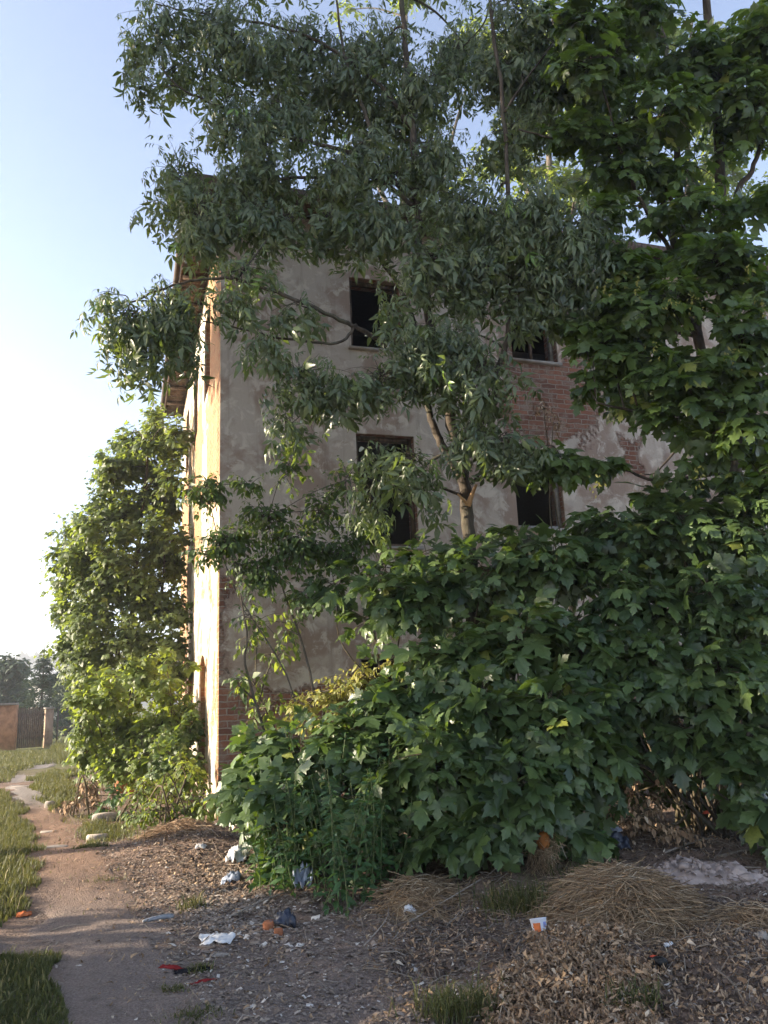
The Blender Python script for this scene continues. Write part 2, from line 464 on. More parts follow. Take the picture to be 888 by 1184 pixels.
def simple_maple_tpl():
    h = [(0.02, 0.0), (0.30, -0.05), (0.26, 0.10), (0.55, 0.36), (0.23, 0.42), (0.2, 0.7)]
    out = h + [(0, 1.0)] + [(-x, y) for x, y in h[::-1]]
    V = [(0, 0.3, 0.04)] + [(x, y, -0.25 * (x * x + (y - .3) ** 2)) for x, y in out]
    n = len(out)
    return np.array(V), np.array([[0, i + 1, (i + 1) % n + 1] for i in range(n)])


def leaflet(w=0.17, bend=0.2):
    V = [(0, 0, 0), (-w, 0.38, 0.05), (0, 0.42, 0.0), (w, 0.38, 0.05), (-w * 0.6, 0.72, 0.02 - bend * .4), (0, 0.72, -bend * .45), (w * 0.6, 0.72, 0.02 - bend * .4), (0, 1, -bend)]
    F = [(0, 2, 1), (0, 3, 2), (1, 2, 5), (1, 5, 4), (2, 3, 6), (2, 6, 5), (4, 5, 7), (5, 6, 7)]
    return np.array(V), np.array(F)


def pinnate(pairs, w, droop, seed, lsz=0.46):
    r = random.Random(seed); LV, LF = leaflet(w, 0.22)
    V = []; F = []; n = 0

    def rp(t): return np.array([0, t, -droop * t * t])

    def put(p, ang, tilt, s):
        nonlocal n
        L = LV * s
        ca, sa = math.cos(ang), math.sin(ang); ct, st = math.cos(tilt), math.sin(tilt)
        y = L[:, 1] * ct + L[:, 2] * st; z = -L[:, 1] * st + L[:, 2] * ct
        x = L[:, 0] * ca + y * sa; yy = -L[:, 0] * sa + y * ca
        V.append(np.stack([x, yy, z], 1) + p); F.append(LF + n); n += len(LV)
    for k in range(pairs):
        t = 0.34 + 0.56 * k / max(1, pairs - 1)
        for sgn in (-1, 1):
            put(rp(t), sgn * r.uniform(0.75, 1.2), r.uniform(0.25, 0.95), lsz * r.uniform(0.8, 1.1))
    put(rp(0.95), r.uniform(-0.2, 0.2), r.uniform(0.5, 0.9), lsz * 1.1)
    st = [rp(t) for t in (0, 0.33, 0.66, 0.96)]
    for a, b in zip(st[:-1], st[1:]):
        V.append(np.array([a + [-.012, 0, 0], a + [.012, 0, 0], b + [0, 0, .0]])); F.append(np.array([[n, n + 1, n + 2]])); n += 3
    return np.concatenate(V), np.concatenate(F)


T_MAPLE = [maple_tpl(0.15, 0.12), maple_tpl(0.45, 0.1), maple_tpl(0.30, -0.15)]
T_SMAPLE = [simple_maple_tpl()]
T_PIN = [pinnate(3, 0.16, 0.35, 1), pinnate(2, 0.18, 0.5, 2, 0.52), pinnate(3, 0.14, 0.2, 3), pinnate(2, 0.15, 0.7, 4, 0.5)]
T_LEAF = [leaflet(0.26, 0.2), leaflet(0.22, 0.35)]
T_NET = [leaflet(0.17, 0.3), leaflet(0.2, 0.15)]


class Leaves:
    def __init__(s): s.p = []; s.t = []; s.n = []; s.s = []; s.k = []

    def add(s, p, t, n, sz, tone): s.p.append(p); s.t.append(t); s.n.append(n); s.s.append(sz); s.k.append(tone)

    def into(s, mb, tpls):
        if not s.p: return
        P, T, N, S, K = map(np.array, (s.p, s.t, s.n, s.s, s.k))
        which = rng.integers(0, len(tpls), len(P))
        for i, tp in enumerate(tpls):
            m = which == i
            if m.any(): mb.inst(tp, P[m], T[m], N[m], S[m], K[m])


def tree(name, label, cat, base, limbs, clusters, tpl, lmat, bark, lsize, spray=0.6, node=0.09, per=2, droop=0.5, face=(0, -0.5, 0.9),
         inner=0.35, petiole=0.35, twig_r=0.006, group=None, limb_sides=8, fill=1.0, jit=0.5, extra=None, connect=True, leaf_droop=0.7, spread=1.0):
    """limbs: list of (points, r0, r1); clusters: (centre, (rx, ry, rz), sprays[, tone shift]); twigs and leaves grow through each cluster"""
    base = np.asarray(base, float)
    root = thing(name, label, cat, base, group)
    wood = MB(); L = Leaves(); allp = []
    for pts, r0, r1 in limbs:
        P = smooth_path(pts, 6)
        P = P + rng.normal(size=P.shape) * min(r0, 0.05) * 0.18
        wood.tube(P, np.linspace(r0, r1, len(P)), limb_sides, wob=0.10)
        allp.append(np.column_stack([P, np.linspace(r0, r1, len(P))]))
    allp = np.concatenate(allp) if allp else np.column_stack([base[None], [[0.02]]])
    face = np.asarray(face, float)
    for cl in clusters:
        c, R, ns = np.asarray(cl[0], float), np.asarray(cl[1], float) * spread, int(cl[2] * fill)
        sh = cl[3] if len(cl) > 3 else 0.0
        if connect:
            d = np.linalg.norm(allp[:, :3] - c, axis=1) + np.where(allp[:, 2] > c[2], 0.4, 0) * 1.0
            k = int(np.argmin(d)); a = allp[k]
            mid = (a[:3] + c) / 2 + UP * 0.12 * np.linalg.norm(c - a[:3]) + rng.normal(size=3) * 0.08
            P = smooth_path([a[:3], mid, c], 5)
            ra = min(a[3] * 0.7, 0.012 + 0.012 * np.linalg.norm(c - a[:3]))
            wood.tube(P, np.linspace(ra, max(twig_r, ra * 0.4), len(P)), 5, cap=False)
        for _ in range(ns):
            d0 = rdir()
            s0 = c + rdir() * R * inner * rng.random()
            e = c + d0 * R * (0.6 + 0.45 * rng.random() + (0.5 * rng.random() if rng.random() < .14 else 0))
            v = e - s0; ln = np.linalg.norm(v)
            if ln < 0.05: continue
            m = (s0 + e) / 2 + UP * 0.12 * ln
            e = e - UP * droop * 0.25 * ln
            nn = max(3, int(ln / node))
            t = np.linspace(0, 1, nn + 1)[:, None]
            P = (1 - t) ** 2 * s0 + 2 * t * (1 - t) * m + t * t * e
            wood.tube(P[::max(1, nn // 3)] if nn > 4 else P, np.linspace(twig_r, twig_r * 0.35, len(P[::max(1, nn // 3)] if nn > 4 else P)), 3, cap=False)
            T = np.gradient(P, axis=0)
            ax = unit(T[-1]); side = unit(np.cross(ax, UP) + rng.normal(size=3) * 0.05)
            for i in range(1, nn + 1):
                ft = i / nn
                if ft < 0.22: continue
                szn = lsize * (1.06 - 0.45 * ft ** 3) * rng.uniform(0.55, 1.2)
                ks = (-1, 1) if per == 2 else ((-1,) if i % 2 else (1,))
                if i == nn: ks = ks + (0,)
                for sg in ks:
                    dv = unit(side * sg * 1.0 + ax * (0.55 if sg else 1.2) + rng.normal(size=3) * 0.35 * jit * 2)
                    p = P[i] + dv * szn * petiole * rng.uniform(0.5, 1.2)
                    tip = unit(dv - UP * leaf_droop * rng.uniform(0.3, 1.3))
                    nor = face + UP * 0.3 + d0 * 0.35 + rng.normal(size=3) * 0.5 * jit * 2
                    L.add(p, tip, nor, szn, np.clip(rng.normal(0.42 + sh, 0.30), 0, 0.96) if rng.random() > 0.014 else 1.0)
    wood.build('trunk', bark, root)
    lf = MB(); L.into(lf, tpl); lf.build('crown', lmat, root)
    if extra: extra(root)
    return root


def C(px, py, Y, rx, rz, n, ry=None, sh=0.0):
    """cluster given by where it is (pixel + distance) and its half sizes in photo pixels, turned into metres"""
    k = Y * 1.06 / FPX
    return (at(px, py, Y), (rx * k, (ry if ry else 0.75 * (rx + rz) / 2 * k), rz * k), n, sh)


def fillp(poly, n, Y0, Y1, rx, rz, ns, sh=0.0):
    '''extra clusters spread over an outline, between two distances'''
    p = np.array(poly, float); lo, hi = p.min(0), p.max(0); out = []
    while len(out) < n:
        x, y = rng.uniform(lo[0], hi[0]), rng.uniform(lo[1], hi[1])
        if inpoly(np.array([x]), np.array([y]), p)[0]: out.append(C(x, y, rng.uniform(Y0, Y1), rx * rng.uniform(.75, 1.25), rz * rng.uniform(.75, 1.25), ns, sh=sh))
    return out


def inpoly(x, y, poly):
    n = len(poly); r = np.zeros(len(x), bool); j = n - 1
    for i in range(n):
        xi, yi = poly[i]; xj, yj = poly[j]
        c = ((yi > y) != (yj > y)) & (x < (xj - xi) * (y - yi) / (yj - yi + 1e-12) + xi); r ^= c; j = i
    return r


# ------------------------------------------------------------------ ground, path, hills
def axis(lo, hi, fine, outer):
    a = list(np.arange(lo, hi + 1e-6, fine)); step = fine; x = hi
    while x < outer: step *= 1.35; x += step; a.append(x)
    step = fine; x = lo
    while x > -outer: step *= 1.35; x -= step; a.insert(0, x)
    return np.array(a)


gx = axis(-4.5, 4.6, 0.045, 900); gy = axis(3.6, 11.0, 0.045, 900)
GX, GY = np.meshgrid(gx, gy, indexing='ij')
GZ = hgt(GX, GY)
mb = MB(); ny = len(gy)
ii = (np.arange(len(gx) - 1)[:, None] * ny + np.arange(ny - 1)[None, :]).reshape(-1)
mb.add(np.stack([GX, GY, GZ], -1).reshape(-1, 3), np.stack([ii, ii + ny, ii + ny + 1, ii + 1], 1))
tag(mb.build('ground', M['ground'], smooth=True), kind='structure')

# path: draped strip with ragged edges
pl = [(52, 1290), (52, 1184), (56, 1120), (50, 1080), (42, 1050), (40, 1010), (36, 970), (28, 945), (12, 915), (10, 903), (16, 893), (34, 884), (52, 878), (60, 872)]
pr = [(330, 1290), (262, 1184), (225, 1120), (195, 1080), (165, 1050), (135, 1010), (100, 970), (78, 945), (50, 915), (40, 903), (46, 893), (66, 885), (72, 879), (74, 873)]
PL = smooth_path([flat(*p) for p in pl], 14); PR = smooth_path([flat(*p) for p in pr], 14)
na = 26; t = np.linspace(0, 1, na)[None, :, None]
G = PL[:, None] * (1 - t) + PR[:, None] * t
wid = np.linalg.norm(PR - PL, axis=1)[:, None]
edge = np.abs(np.linspace(-1, 1, na))[None, :] ** 3 * np.sign(np.linspace(-1, 1, na))[None, :]
G[..., 0] += edge * wid * 0.16 * vnoise(G[..., 1] * 3.1, G[..., 0] * 0 + 5) + edge * 0.05 * vnoise(G[..., 1] * 14, G[..., 0] * 0)
hz = hgt(G[..., 0], G[..., 1])
G[..., 2] = hz + 0.012 - 0.016 * np.abs(np.linspace(-1, 1, na))[None, :] ** 6
mb = MB(); m_ = len(G)
ii = (np.arange(m_ - 1)[:, None] * na + np.arange(na - 1)[None, :]).reshape(-1)
mb.add(G.reshape(-1, 3), np.stack([ii, ii + 1, ii + na + 1, ii + na], 1))
tag(mb.build('path', M['path'], smooth=True), kind='structure')

# far wooded hill behind the gate
hx = np.linspace(-420, 260, 90); hy = np.linspace(330, 620, 14)
HX, HY = np.meshgrid(hx, hy, indexing='ij')
prof = np.clip((HY - 330) / 120, 0, 1); prof = prof * prof * (3 - 2 * prof)
HZ = prof * (29 + 3.5 * vnoise(HX / 60, HY / 80) + 1.5 * vnoise(HX / 13, HY / 20)) - 0.5
mb = MB(); ny = len(hy)
ii = (np.arange(len(hx) - 1)[:, None] * ny + np.arange(ny - 1)[None, :]).reshape(-1)
mb.add(np.stack([HX, HY, HZ], -1).reshape(-1, 3), np.stack([ii, ii + ny, ii + ny + 1, ii + 1], 1))
tag(mb.build('hill', M['hill'], smooth=True), kind='structure')
mb = MB()
cx = rng.uniform(-330, -60, 1600); cy = rng.uniform(370, 520, 1600)
pr_ = np.clip((cy - 330) / 120, 0, 1); pr_ = pr_ * pr_ * (3 - 2 * pr_)
cz = pr_ * (29 + 3.5 * vnoise(cx / 60, cy / 80) + 1.5 * vnoise(cx / 13, cy / 20)) - 1.0
for x, y, z in zip(cx, cy, cz):
    h = rng.uniform(3, 6) * (0.8 if rng.random() < .85 else 1.4); r = h * rng.uniform(0.3, 0.6)
    prof_ = [(0.0, .6), (0.15, 1.0), (0.4, .75), (0.7, .42), (1.0, .04)]
    mb.tube([(x + rng.normal() * .2, y, z + h * a) for a, b in prof_], [r * b for a, b in prof_], 7, rng.random(), wob=0.25)
tag(mb.build('far_forest', M['far_leaf']), 'dark wooded ridge of small far trees above the roofs', 'forest', kind='stuff')

# ------------------------------------------------------------------ the house
HC = flat(252, 950)                                   # near corner
AL = math.radians(71.8)
D1 = np.array([math.sin(AL), math.cos(AL), 0]); D2 = np.array([-D1[1], D1[0], 0])
WH, LR, LL, TH = 9.32, 13.0, 9.4, 0.42
house = thing('abandoned_house', 'derelict three storey house with grey peeling plaster and glassless black windows', 'house', (HC[0], HC[1], 0))
house.rotation_euler = (0, 0, math.pi / 2 - AL)       # local x runs along the shaded front, local y into the house


def wall_cells(mb, L, H, z0, T, ops):
    """wall in local x, z with real openings; ops: (u0, u1, v0, v1, arch)"""
    us = sorted({0.0, L} | {o[0] for o in ops} | {o[1] for o in ops}); zs = sorted({z0, H} | {o[2] for o in ops} | {o[3] for o in ops})

    def hole(a, b, c, d):
        return any(o[0] <= a + 1e-6 and b <= o[1] + 1e-6 and o[2] <= c + 1e-6 and d <= o[3] + 1e-6 for o in ops)
    nu, nz = len(us) - 1, len(zs) - 1
    solid = [[not hole(us[i], us[i + 1], zs[j], zs[j + 1]) for j in range(nz)] for i in range(nu)]

    def q(*p): mb.add(np.array(p, float), [[0, 1, 2, 3]])
    for i in range(nu):
        for j in range(nz):
            if not solid[i][j]: continue
            a, b, c, d = us[i], us[i + 1], zs[j], zs[j + 1]
            q((a, 0, c), (b, 0, c), (b, 0, d), (a, 0, d)); q((b, T, c), (a, T, c), (a, T, d), (b, T, d))
            if i == 0 or not solid[i - 1][j]: q((a, T, c), (a, 0, c), (a, 0, d), (a, T, d))
            if i == nu - 1 or not solid[i + 1][j]: q((b, 0, c), (b, T, c), (b, T, d), (b, 0, d))
            if j == 0 or not solid[i][j - 1]: q((a, T, c), (b, T, c), (b, 0, c), (a, 0, c))
            if j == nz - 1 or not solid[i][j + 1]: q((a, 0, d), (b, 0, d), (b, T, d), (a, T, d))
    for o in ops:                                      # arch: two spandrels filling the head of the opening
        if len(o) > 4 and o[4]:
            u0, u1, v1, ra = o[0], o[1], o[3], o[4]; um = (u0 + u1) / 2; w = (u1 - u0) / 2
            for sg in (-1, 1):
                arc = [(um + sg * w * math.cos(a), v1 - ra + ra * math.sin(a)) for a in np.linspace(0, math.pi / 2, 9)]
                fr = [(um + sg * w, v1)] + arc
                e = 0.001
                f1 = [(x, e, z) for x, z in fr]; f2 = [(x, T - e, z) for x, z in fr]
                mb.poly(f1 if sg < 0 else f1[::-1]); mb.poly(f2[::-1] if sg < 0 else f2)
                for (xa, za), (xb, zb) in zip(arc[:-1], arc[1:]):
                    q((xa, e, za), (xb, e, zb), (xb, T - e, zb), (xa, T - e, za))


def child(name, mb, mat, parent, loc=(0, 0, 0), rz=0.0, smooth=False):
    o = mb.build(name, mat, None, smooth); o.parent = parent; o.location = loc; o.rotation_euler = (0, 0, rz); return o


F_OPS = [(2.12, 3.10, 3.80, 5.62, 0), (4.86, 5.76, 4.15, 5.52, 0), (2.10, 2.98, 7.10, 8.36, 0), (5.02, 5.92, 7.16, 8.36, 0),
         (7.25, 8.15, 7.7, 8.9, 0), (2.05, 2.95, 0.75, 2.15, 0), (4.9, 5.8, 0.75, 2.1, 0), (10.6, 11.5, 7.16, 8.36, 0)]  # first opening on this line is invented, standing for the dark roof underside
S_OPS = [(2.0, 3.3, 0.35, 2.35, 0.55), (5.0, 6.2, 0.8, 2.35, 0.5), (2.1, 3.2, 3.9, 5.5, 0.0), (5.2, 6.3, 3.9, 5.5, 0.0), (1.7, 2.9, 7.0, 8.6, 0.0), (4.4, 5.5, 7.0, 8.6, 0.0), (7.0, 8.0, 7.0, 8.6, 0)]
S_OPS = [o for o in S_OPS if not (3.5 < o[2] < 4.5)]
mb = MB(); wall_cells(mb, LR, WH, -0.4, TH, F_OPS)
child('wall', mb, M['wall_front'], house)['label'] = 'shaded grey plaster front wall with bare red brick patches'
# side wall: local x goes from far end to near corner so that its outside faces -y
mb = MB(); ops = [(LL - b, LL - a, c, d, e) for a, b, c, d, e in S_OPS]
wall_cells(mb, LL - 0.003, WH - 0.002, -0.4, TH, [(a - 0.0, b, c, d, e) for a, b, c, d, e in ops])
# mirror material zones: material reads distance from the near corner, so flip x
V_ = mb.V; mb.V = [np.column_stack([-(LL - v[:, 0]), v[:, 1], v[:, 2]]) for v in V_]
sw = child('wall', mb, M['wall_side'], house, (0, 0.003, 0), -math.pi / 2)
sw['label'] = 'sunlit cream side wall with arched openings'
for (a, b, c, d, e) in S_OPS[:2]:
    mb = MB(); mb.box((-b + .004, .10, c + .003), (-a - .004, .22, d - .003)); child('brick_infill', mb, M['wall_side'], house, (0, 0.003, 0), -math.pi / 2)
mb = MB()
mb.box((0.42, LL - 0.4, -0.4), (LR - 0.42, LL - 0.003, WH - 0.01)); child('wall', mb, M['wall_front'], house)['label'] = 'rear wall'
mb = MB(); mb.box((LR - 0.42, 0.43, -0.4), (LR - 0.004, LL - 0.003, WH - 0.01)); child('wall', mb, M['wall_front'], house)['label'] = 'right hand end wall'
mb = MB(); mb.box((1.62, 0.43, -0.3), (1.80, LL - 0.41, WH - 0.2)); mb.box((1.81, 3.6, -0.3), (LR - 0.43, 3.8, WH - 0.2))  # unseen inner walls added to keep side-window sun out of the front rooms
child('added_partition', mb, M['interior'], house)
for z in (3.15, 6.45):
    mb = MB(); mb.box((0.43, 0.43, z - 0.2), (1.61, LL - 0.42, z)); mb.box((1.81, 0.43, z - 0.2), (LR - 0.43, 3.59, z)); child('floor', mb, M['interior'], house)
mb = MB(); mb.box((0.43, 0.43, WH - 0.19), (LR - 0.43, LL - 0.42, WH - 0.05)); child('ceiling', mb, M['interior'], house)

# windows: remains of the timber frame and the sill, per opening in the front
for k, (a, b, c, d, _) in enumerate(F_OPS):
    fr = MB(); w = 0.065; y0, y1 = 0.13, 0.20
    fr.box((a + 0.002, y0, c), (a + w, y1, d - 0.002), 0.003); fr.box((b - w, y0, c), (b - 0.002, y1, d - 0.002), 0.003)
    fr.box((a + w + .001, y0, d - w), (b - w - .001, y1, d - 0.003), 0.003); fr.box((a + w + .001, y0, c + 0.001), (b - w - .001, y1, c + w), 0.003)
    wn = child('window', fr, M['wood_dark'] if k % 2 == 0 else M['wood_pale'], house)
    if k == 3:
        mm = MB(); mm.box(((a + b) / 2 - .025, y0 + .01, c + w + .002), ((a + b) / 2 + .025, y1 - .01, c + (d - c) * 0.45), 0.004); s2 = mm.build('mullion', M['wood_dark']); s2.parent = wn
    si = MB(); si.box((a - 0.05, -0.055, c - 0.055), (b + 0.05, 0.12, c - 0.003), 0.006)
    s_ = si.build('sill', M['slab']); s_.parent = wn
# roof: low hip with boarded eaves
ov, ovs = 0.48, 0.50; e0 = WH + 0.02
mb = MB()
x0, x1, y0, y1 = -ovs, LR + ov, -ov, LL + ov; rz_ = e0 + 0.18; hh = (y1 - y0) / 2 * 0.42; ym = (y0 + y1) / 2; hip = (y1 - y0) / 2
A_, B_, C_, D_ = (x0, y0, rz_), (x1, y0, rz_), (x1, y1, rz_), (x0, y1, rz_); R1, R2 = (x0 + hip, ym, rz_ + hh), (x1 - hip, ym, rz_ + hh)
for f in ((A_, B_, R2, R1), (C_, D_, R1, R2)): mb.add(np.array(f), [[0, 1, 2, 3]])
for f in ((B_, C_, R2), (D_, A_, R1)): mb.add(np.array(f), [[0, 1, 2]])
roof = child('roof', mb, M['tiles'], house)
mb = MB()
for i in range(int((y1 - y0) / 0.14)):                 # soffit boards of the side eave, with gaps
    a = y0 + i * 0.14; mb.box((x0 + 0.03, a + 0.004, e0), (-0.004, a + 0.134, e0 + 0.02), 0.004)
for i in range(int((x1 + 0.0) / 0.16)):
    mb.box((0.0 + i * 0.16, y0 + 0.03, e0), (i * 0.16 + 0.153, -0.004, e0 + 0.02), 0.004)
s_ = mb.build('soffit', M['wood_dark']); s_.parent = roof
mb = MB(); mb.box((x0, y0, e0 - 0.05), (x0 + 0.028, y1, rz_ - 0.004)); mb.box((x0 + .03, y0, e0 - 0.05), (x1, y0 + 0.028, rz_ - 0.004))
mb.box((x0 + .03, y1 - 0.028, e0 - 0.05), (x1, y1, rz_ - 0.004)); mb.box((x1 - .028, y0 + .03, e0 - 0.05), (x1, y1 - .03, rz_ - 0.004))
s_ = mb.build('fascia', M['wood_dark']); s_.parent = roof
for k in range(9):
    yy = y0 + 0.5 + k * 1.1; mb = MB(); mb.box((x0 + 0.04, yy, e0 - 0.085), (-0.01, yy + 0.09, e0 - 0.004), 0.004)
    s_ = mb.build('rafter_end', M['wood_dark']); s_.parent = roof
gpts = [(x0 - 0.06, y0 - 0.02, rz_ - 0.06), (x0 - 0.06, y1 - 0.3, rz_ - 0.1)]
mb = MB(); mb.tube(smooth_path(gpts, 6), 0.055, 8); child('gutter', mb, M['mesh_metal'], house)
mb = MB(); mb.tube(smooth_path([(x0 - 0.06, y1 - 0.36, rz_ - 0.13), (x0 - 0.05, y1 - 0.36, e0 - 0.35), (x0 - 0.04, y1 - 0.4, e0 - 0.75)], 4), 0.045, 8)
child('downpipe', mb, M['mesh_metal'], house)

# ------------------------------------------------------------------ box elder in the middle
YB = 8.4


def P(px, py, Y=YB): return at(px, py, Y)


bbase = P(548, 905, 8.6); bbase[2] = hgt(bbase[0], bbase[1])
limbs = [
    ([bbase, P(546, 700), P(541, 610), P(535, 545), P(520, 480), P(503, 400), P(486, 300), P(482, 220), P(474, 110), P(464, -10), P(455, -140)], 0.086, 0.026),
    ([P(537, 560), P(515, 520), P(498, 485), P(488, 420), P(470, 350), P(440, 300)], 0.055, 0.02),
    ([P(530, 520), P(555, 490), P(570, 465, 8.2), P(574, 430, 8.1), P(588, 380, 8), P(589, 260, 8), P(580, 110, 8), P(566, 0, 8), P(560, -120, 8)], 0.045, 0.018),
    ([P(483, 225), P(455, 195), P(425, 140), P(398, 60), P(385, -40)], 0.038, 0.012),
    ([P(482, 235), P(440, 195), P(400, 175), P(340, 160), P(270, 130), P(215, 105), P(190, 85)], 0.034, 0.010),
    ([P(480, 240), P(430, 205), P(360, 205), P(300, 210), P(240, 225)], 0.03, 0.010),
    ([P(478, 150), P(430, 90), P(350, 40), P(260, 20), P(180, 5)], 0.03, 0.010),
    ([P(495, 430), P(430, 388, 8.0), P(385, 366, 7.8), P(330, 342, 7.7), P(262, 322, 7.7), P(200, 330, 7.7), P(150, 350, 7.7)], 0.030, 0.010),
    ([P(412, 375, 7.9), P(390, 396, 7.8), P(330, 392, 7.8), P(285, 382, 7.8), P(235, 372, 7.8)], 0.018, 0.008),
    ([P(508, 440), P(440, 450), P(400, 470), P(360, 470)], 0.022, 0.008),
    ([P(525, 515), P(480, 545), P(440, 560)], 0.022, 0.008),
    ([P(545, 560, 8.2), P(560, 540, 8.1), P(575, 520, 8.0)], 0.02, 0.008),
    ([P(588, 300, 8), P(620, 250, 8), P(650, 220, 8)], 0.02, 0.008),
    ([P(582, 130, 8), P(610, 90, 8), P(640, 50, 8)], 0.018, 0.008),
]
cl = [
    C(195, 20, 8.2, 58, 34, 17), C(165, 85, 8.2, 34, 24, 7), C(150, 45, 8.2, 25, 28, 6), C(270, 50, 8.3, 66, 55, 26), C(255, 120, 8.3, 42, 34, 12), C(350, 50, 8.6, 70, 60, 28), C(440, 60, 8.8, 66, 62, 26),
    C(330, 130, 8.4, 55, 42, 20), C(205, 205, 8.1, 32, 26, 9), C(235, 245, 8.0, 50, 42, 24), C(290, 240, 8.1, 44, 34, 15), C(275, 195, 8.1, 36, 26, 10),
    C(150, 365, 7.7, 42, 34, 20), C(195, 345, 7.7, 36, 40, 20), C(165, 410, 7.7, 34, 20, 9), C(215, 395, 7.7, 20, 24, 7), C(125, 340, 7.7, 18, 14, 4),
    C(285, 310, 7.7, 40, 24, 9), C(345, 352, 7.7, 36, 16, 6), C(270, 350, 7.7, 26, 22, 6), C(300, 395, 7.7, 30, 20, 6),
    C(400, 195, 8.2, 55, 45, 22), C(440, 250, 8.0, 55, 50, 26), C(380, 250, 8.0, 34, 34, 12), C(500, 170, 8.2, 50, 55, 22), C(540, 240, 8.0, 55, 60, 28),
    C(500, 295, 7.9, 46, 34, 18), C(545, 320, 7.9, 50, 40, 20), C(615, 240, 7.8, 60, 58, 28), C(665, 280, 7.8, 50, 44, 20), C(630, 320, 7.9, 44, 34, 16),
    C(500, 395, 7.8, 48, 32, 20), C(515, 412, 7.8, 50, 36, 20), C(440, 435, 7.8, 44, 28, 13), C(545, 385, 7.9, 30, 34, 10),
    C(350, 435, 7.8, 44, 36, 16), C(330, 485, 7.9, 26, 22, 6), C(385, 450, 7.9, 34, 24, 8),
    C(578, 508, 7.8, 40, 24, 13), C(548, 500, 7.8, 34, 24, 11), C(475, 530, 7.8, 40, 24, 9), C(500, 560, 7.9, 26, 18, 3), C(440, 515, 7.9, 30, 20, 4), C(430, 570, 8.0, 28, 26, 7),
    C(530, 60, 8.8, 55, 60, 22), C(610, 60, 8.5, 60, 55, 22), C(590, 150, 8.3, 48, 44, 18), C(560, 470, 8.0, 30, 26, 8), C(400, 110, 9.0, 60, 50, 20), C(480, 120, 9.2, 50, 50, 14),
    C(300, -60, 8.6, 120, 60, 30), C(480, -70, 8.8, 140, 70, 40),
]
cl += [C(600, 275, 7.8, 52, 40, 20), C(560, 300, 7.9, 40, 36, 14), C(660, 320, 7.9, 46, 36, 15), C(610, 345, 7.9, 40, 26, 9), C(462, 350, 7.9, 28, 30, 7), C(330, 250, 8.0, 44, 30, 14), C(690, 255, 8.0, 40, 36, 12), C(300, 180, 8.2, 50, 34, 12)]
cl += fillp([(150, -15), (640, -15), (630, 220), (690, 270), (680, 325), (560, 340), (490, 315), (430, 255), (345, 235), (200, 265), (190, 200), (250, 140), (200, 95), (160, 50)], 26, 8.0, 9.6, 46, 38, 13)
cl += fillp([(480, 360), (560, 340), (570, 420), (500, 440), (420, 450)], 3, 7.7, 8.0, 42, 32, 10)


def stub(root):
    mb = MB()
    a = P(541, 583, 8.26)
    mb.tube(smooth_path([a, P(535, 577, 8.22), P(529, 571, 8.2)], 4), [0.028, 0.022, 0.018, 0.016, 0.014, 0.013, 0.012, 0.011, 0.010][:9], 7)
    mb.tube(smooth_path([a + [0, 0, -.02], P(546, 571, 8.22), P(551, 560, 8.2)], 4), np.linspace(0.034, 0.014, 9), 7)
    mb.build('stripped_branch', M['cutwood'], root)


tree('box_elder', 'tall box elder with drooping feathery leaves and a peeled fork, in front of the wall', 'tree', bbase, limbs, cl,
     T_PIN, M['elder_leaf'], M['bark_dark'], 0.31, node=0.105, per=1, droop=0.9, petiole=0.05, face=(0, -0.55, 0.6), leaf_droop=1.3, extra=stub, twig_r=0.005, fill=2.0, spread=1.07)

# ------------------------------------------------------------------ sycamore on the right
sb = P(852, 900, 8.8); sb[2] = hgt(sb[0], sb[1])
Q = lambda x, y, Y=8.6: at(x, y, Y)
limbs = [
    ([sb, Q(851, 700), Q(850, 590), Q(848, 520), Q(842, 420), Q(836, 300), Q(832, 200), Q(826, 90), Q(815, -20), Q(810, -150)], 0.11, 0.04),
    ([Q(849, 560), Q(815, 420), Q(795, 310), Q(785, 200), Q(775, 90), Q(750, -30)], 0.07, 0.025),
    ([Q(810, 410), Q(780, 290), Q(762, 215), Q(730, 120), Q(700, 30)], 0.05, 0.015),
    ([Q(842, 380), Q(850, 235), Q(872, 190), Q(895, 120)], 0.05, 0.02),
    ([Q(795, 320), Q(745, 240, 8.2), Q(715, 165, 8.0), Q(695, 90, 8.0)], 0.03, 0.012),
    ([Q(820, 330), Q(740, 168, 8.2), Q(660, 165, 8.0), Q(600, 150, 8.0)], 0.025, 0.01),
    ([Q(846, 470), Q(780, 480, 8.2), Q(730, 475, 7.9), Q(690, 465, 7.8)], 0.03, 0.01),
    ([Q(848, 545), Q(760, 555, 8.4), Q(715, 540, 8.3), Q(650, 530, 8.2)], 0.022, 0.008),
    ([Q(847, 510), Q(800, 505), Q(760, 545), Q(740, 548)], 0.016, 0.006),
]
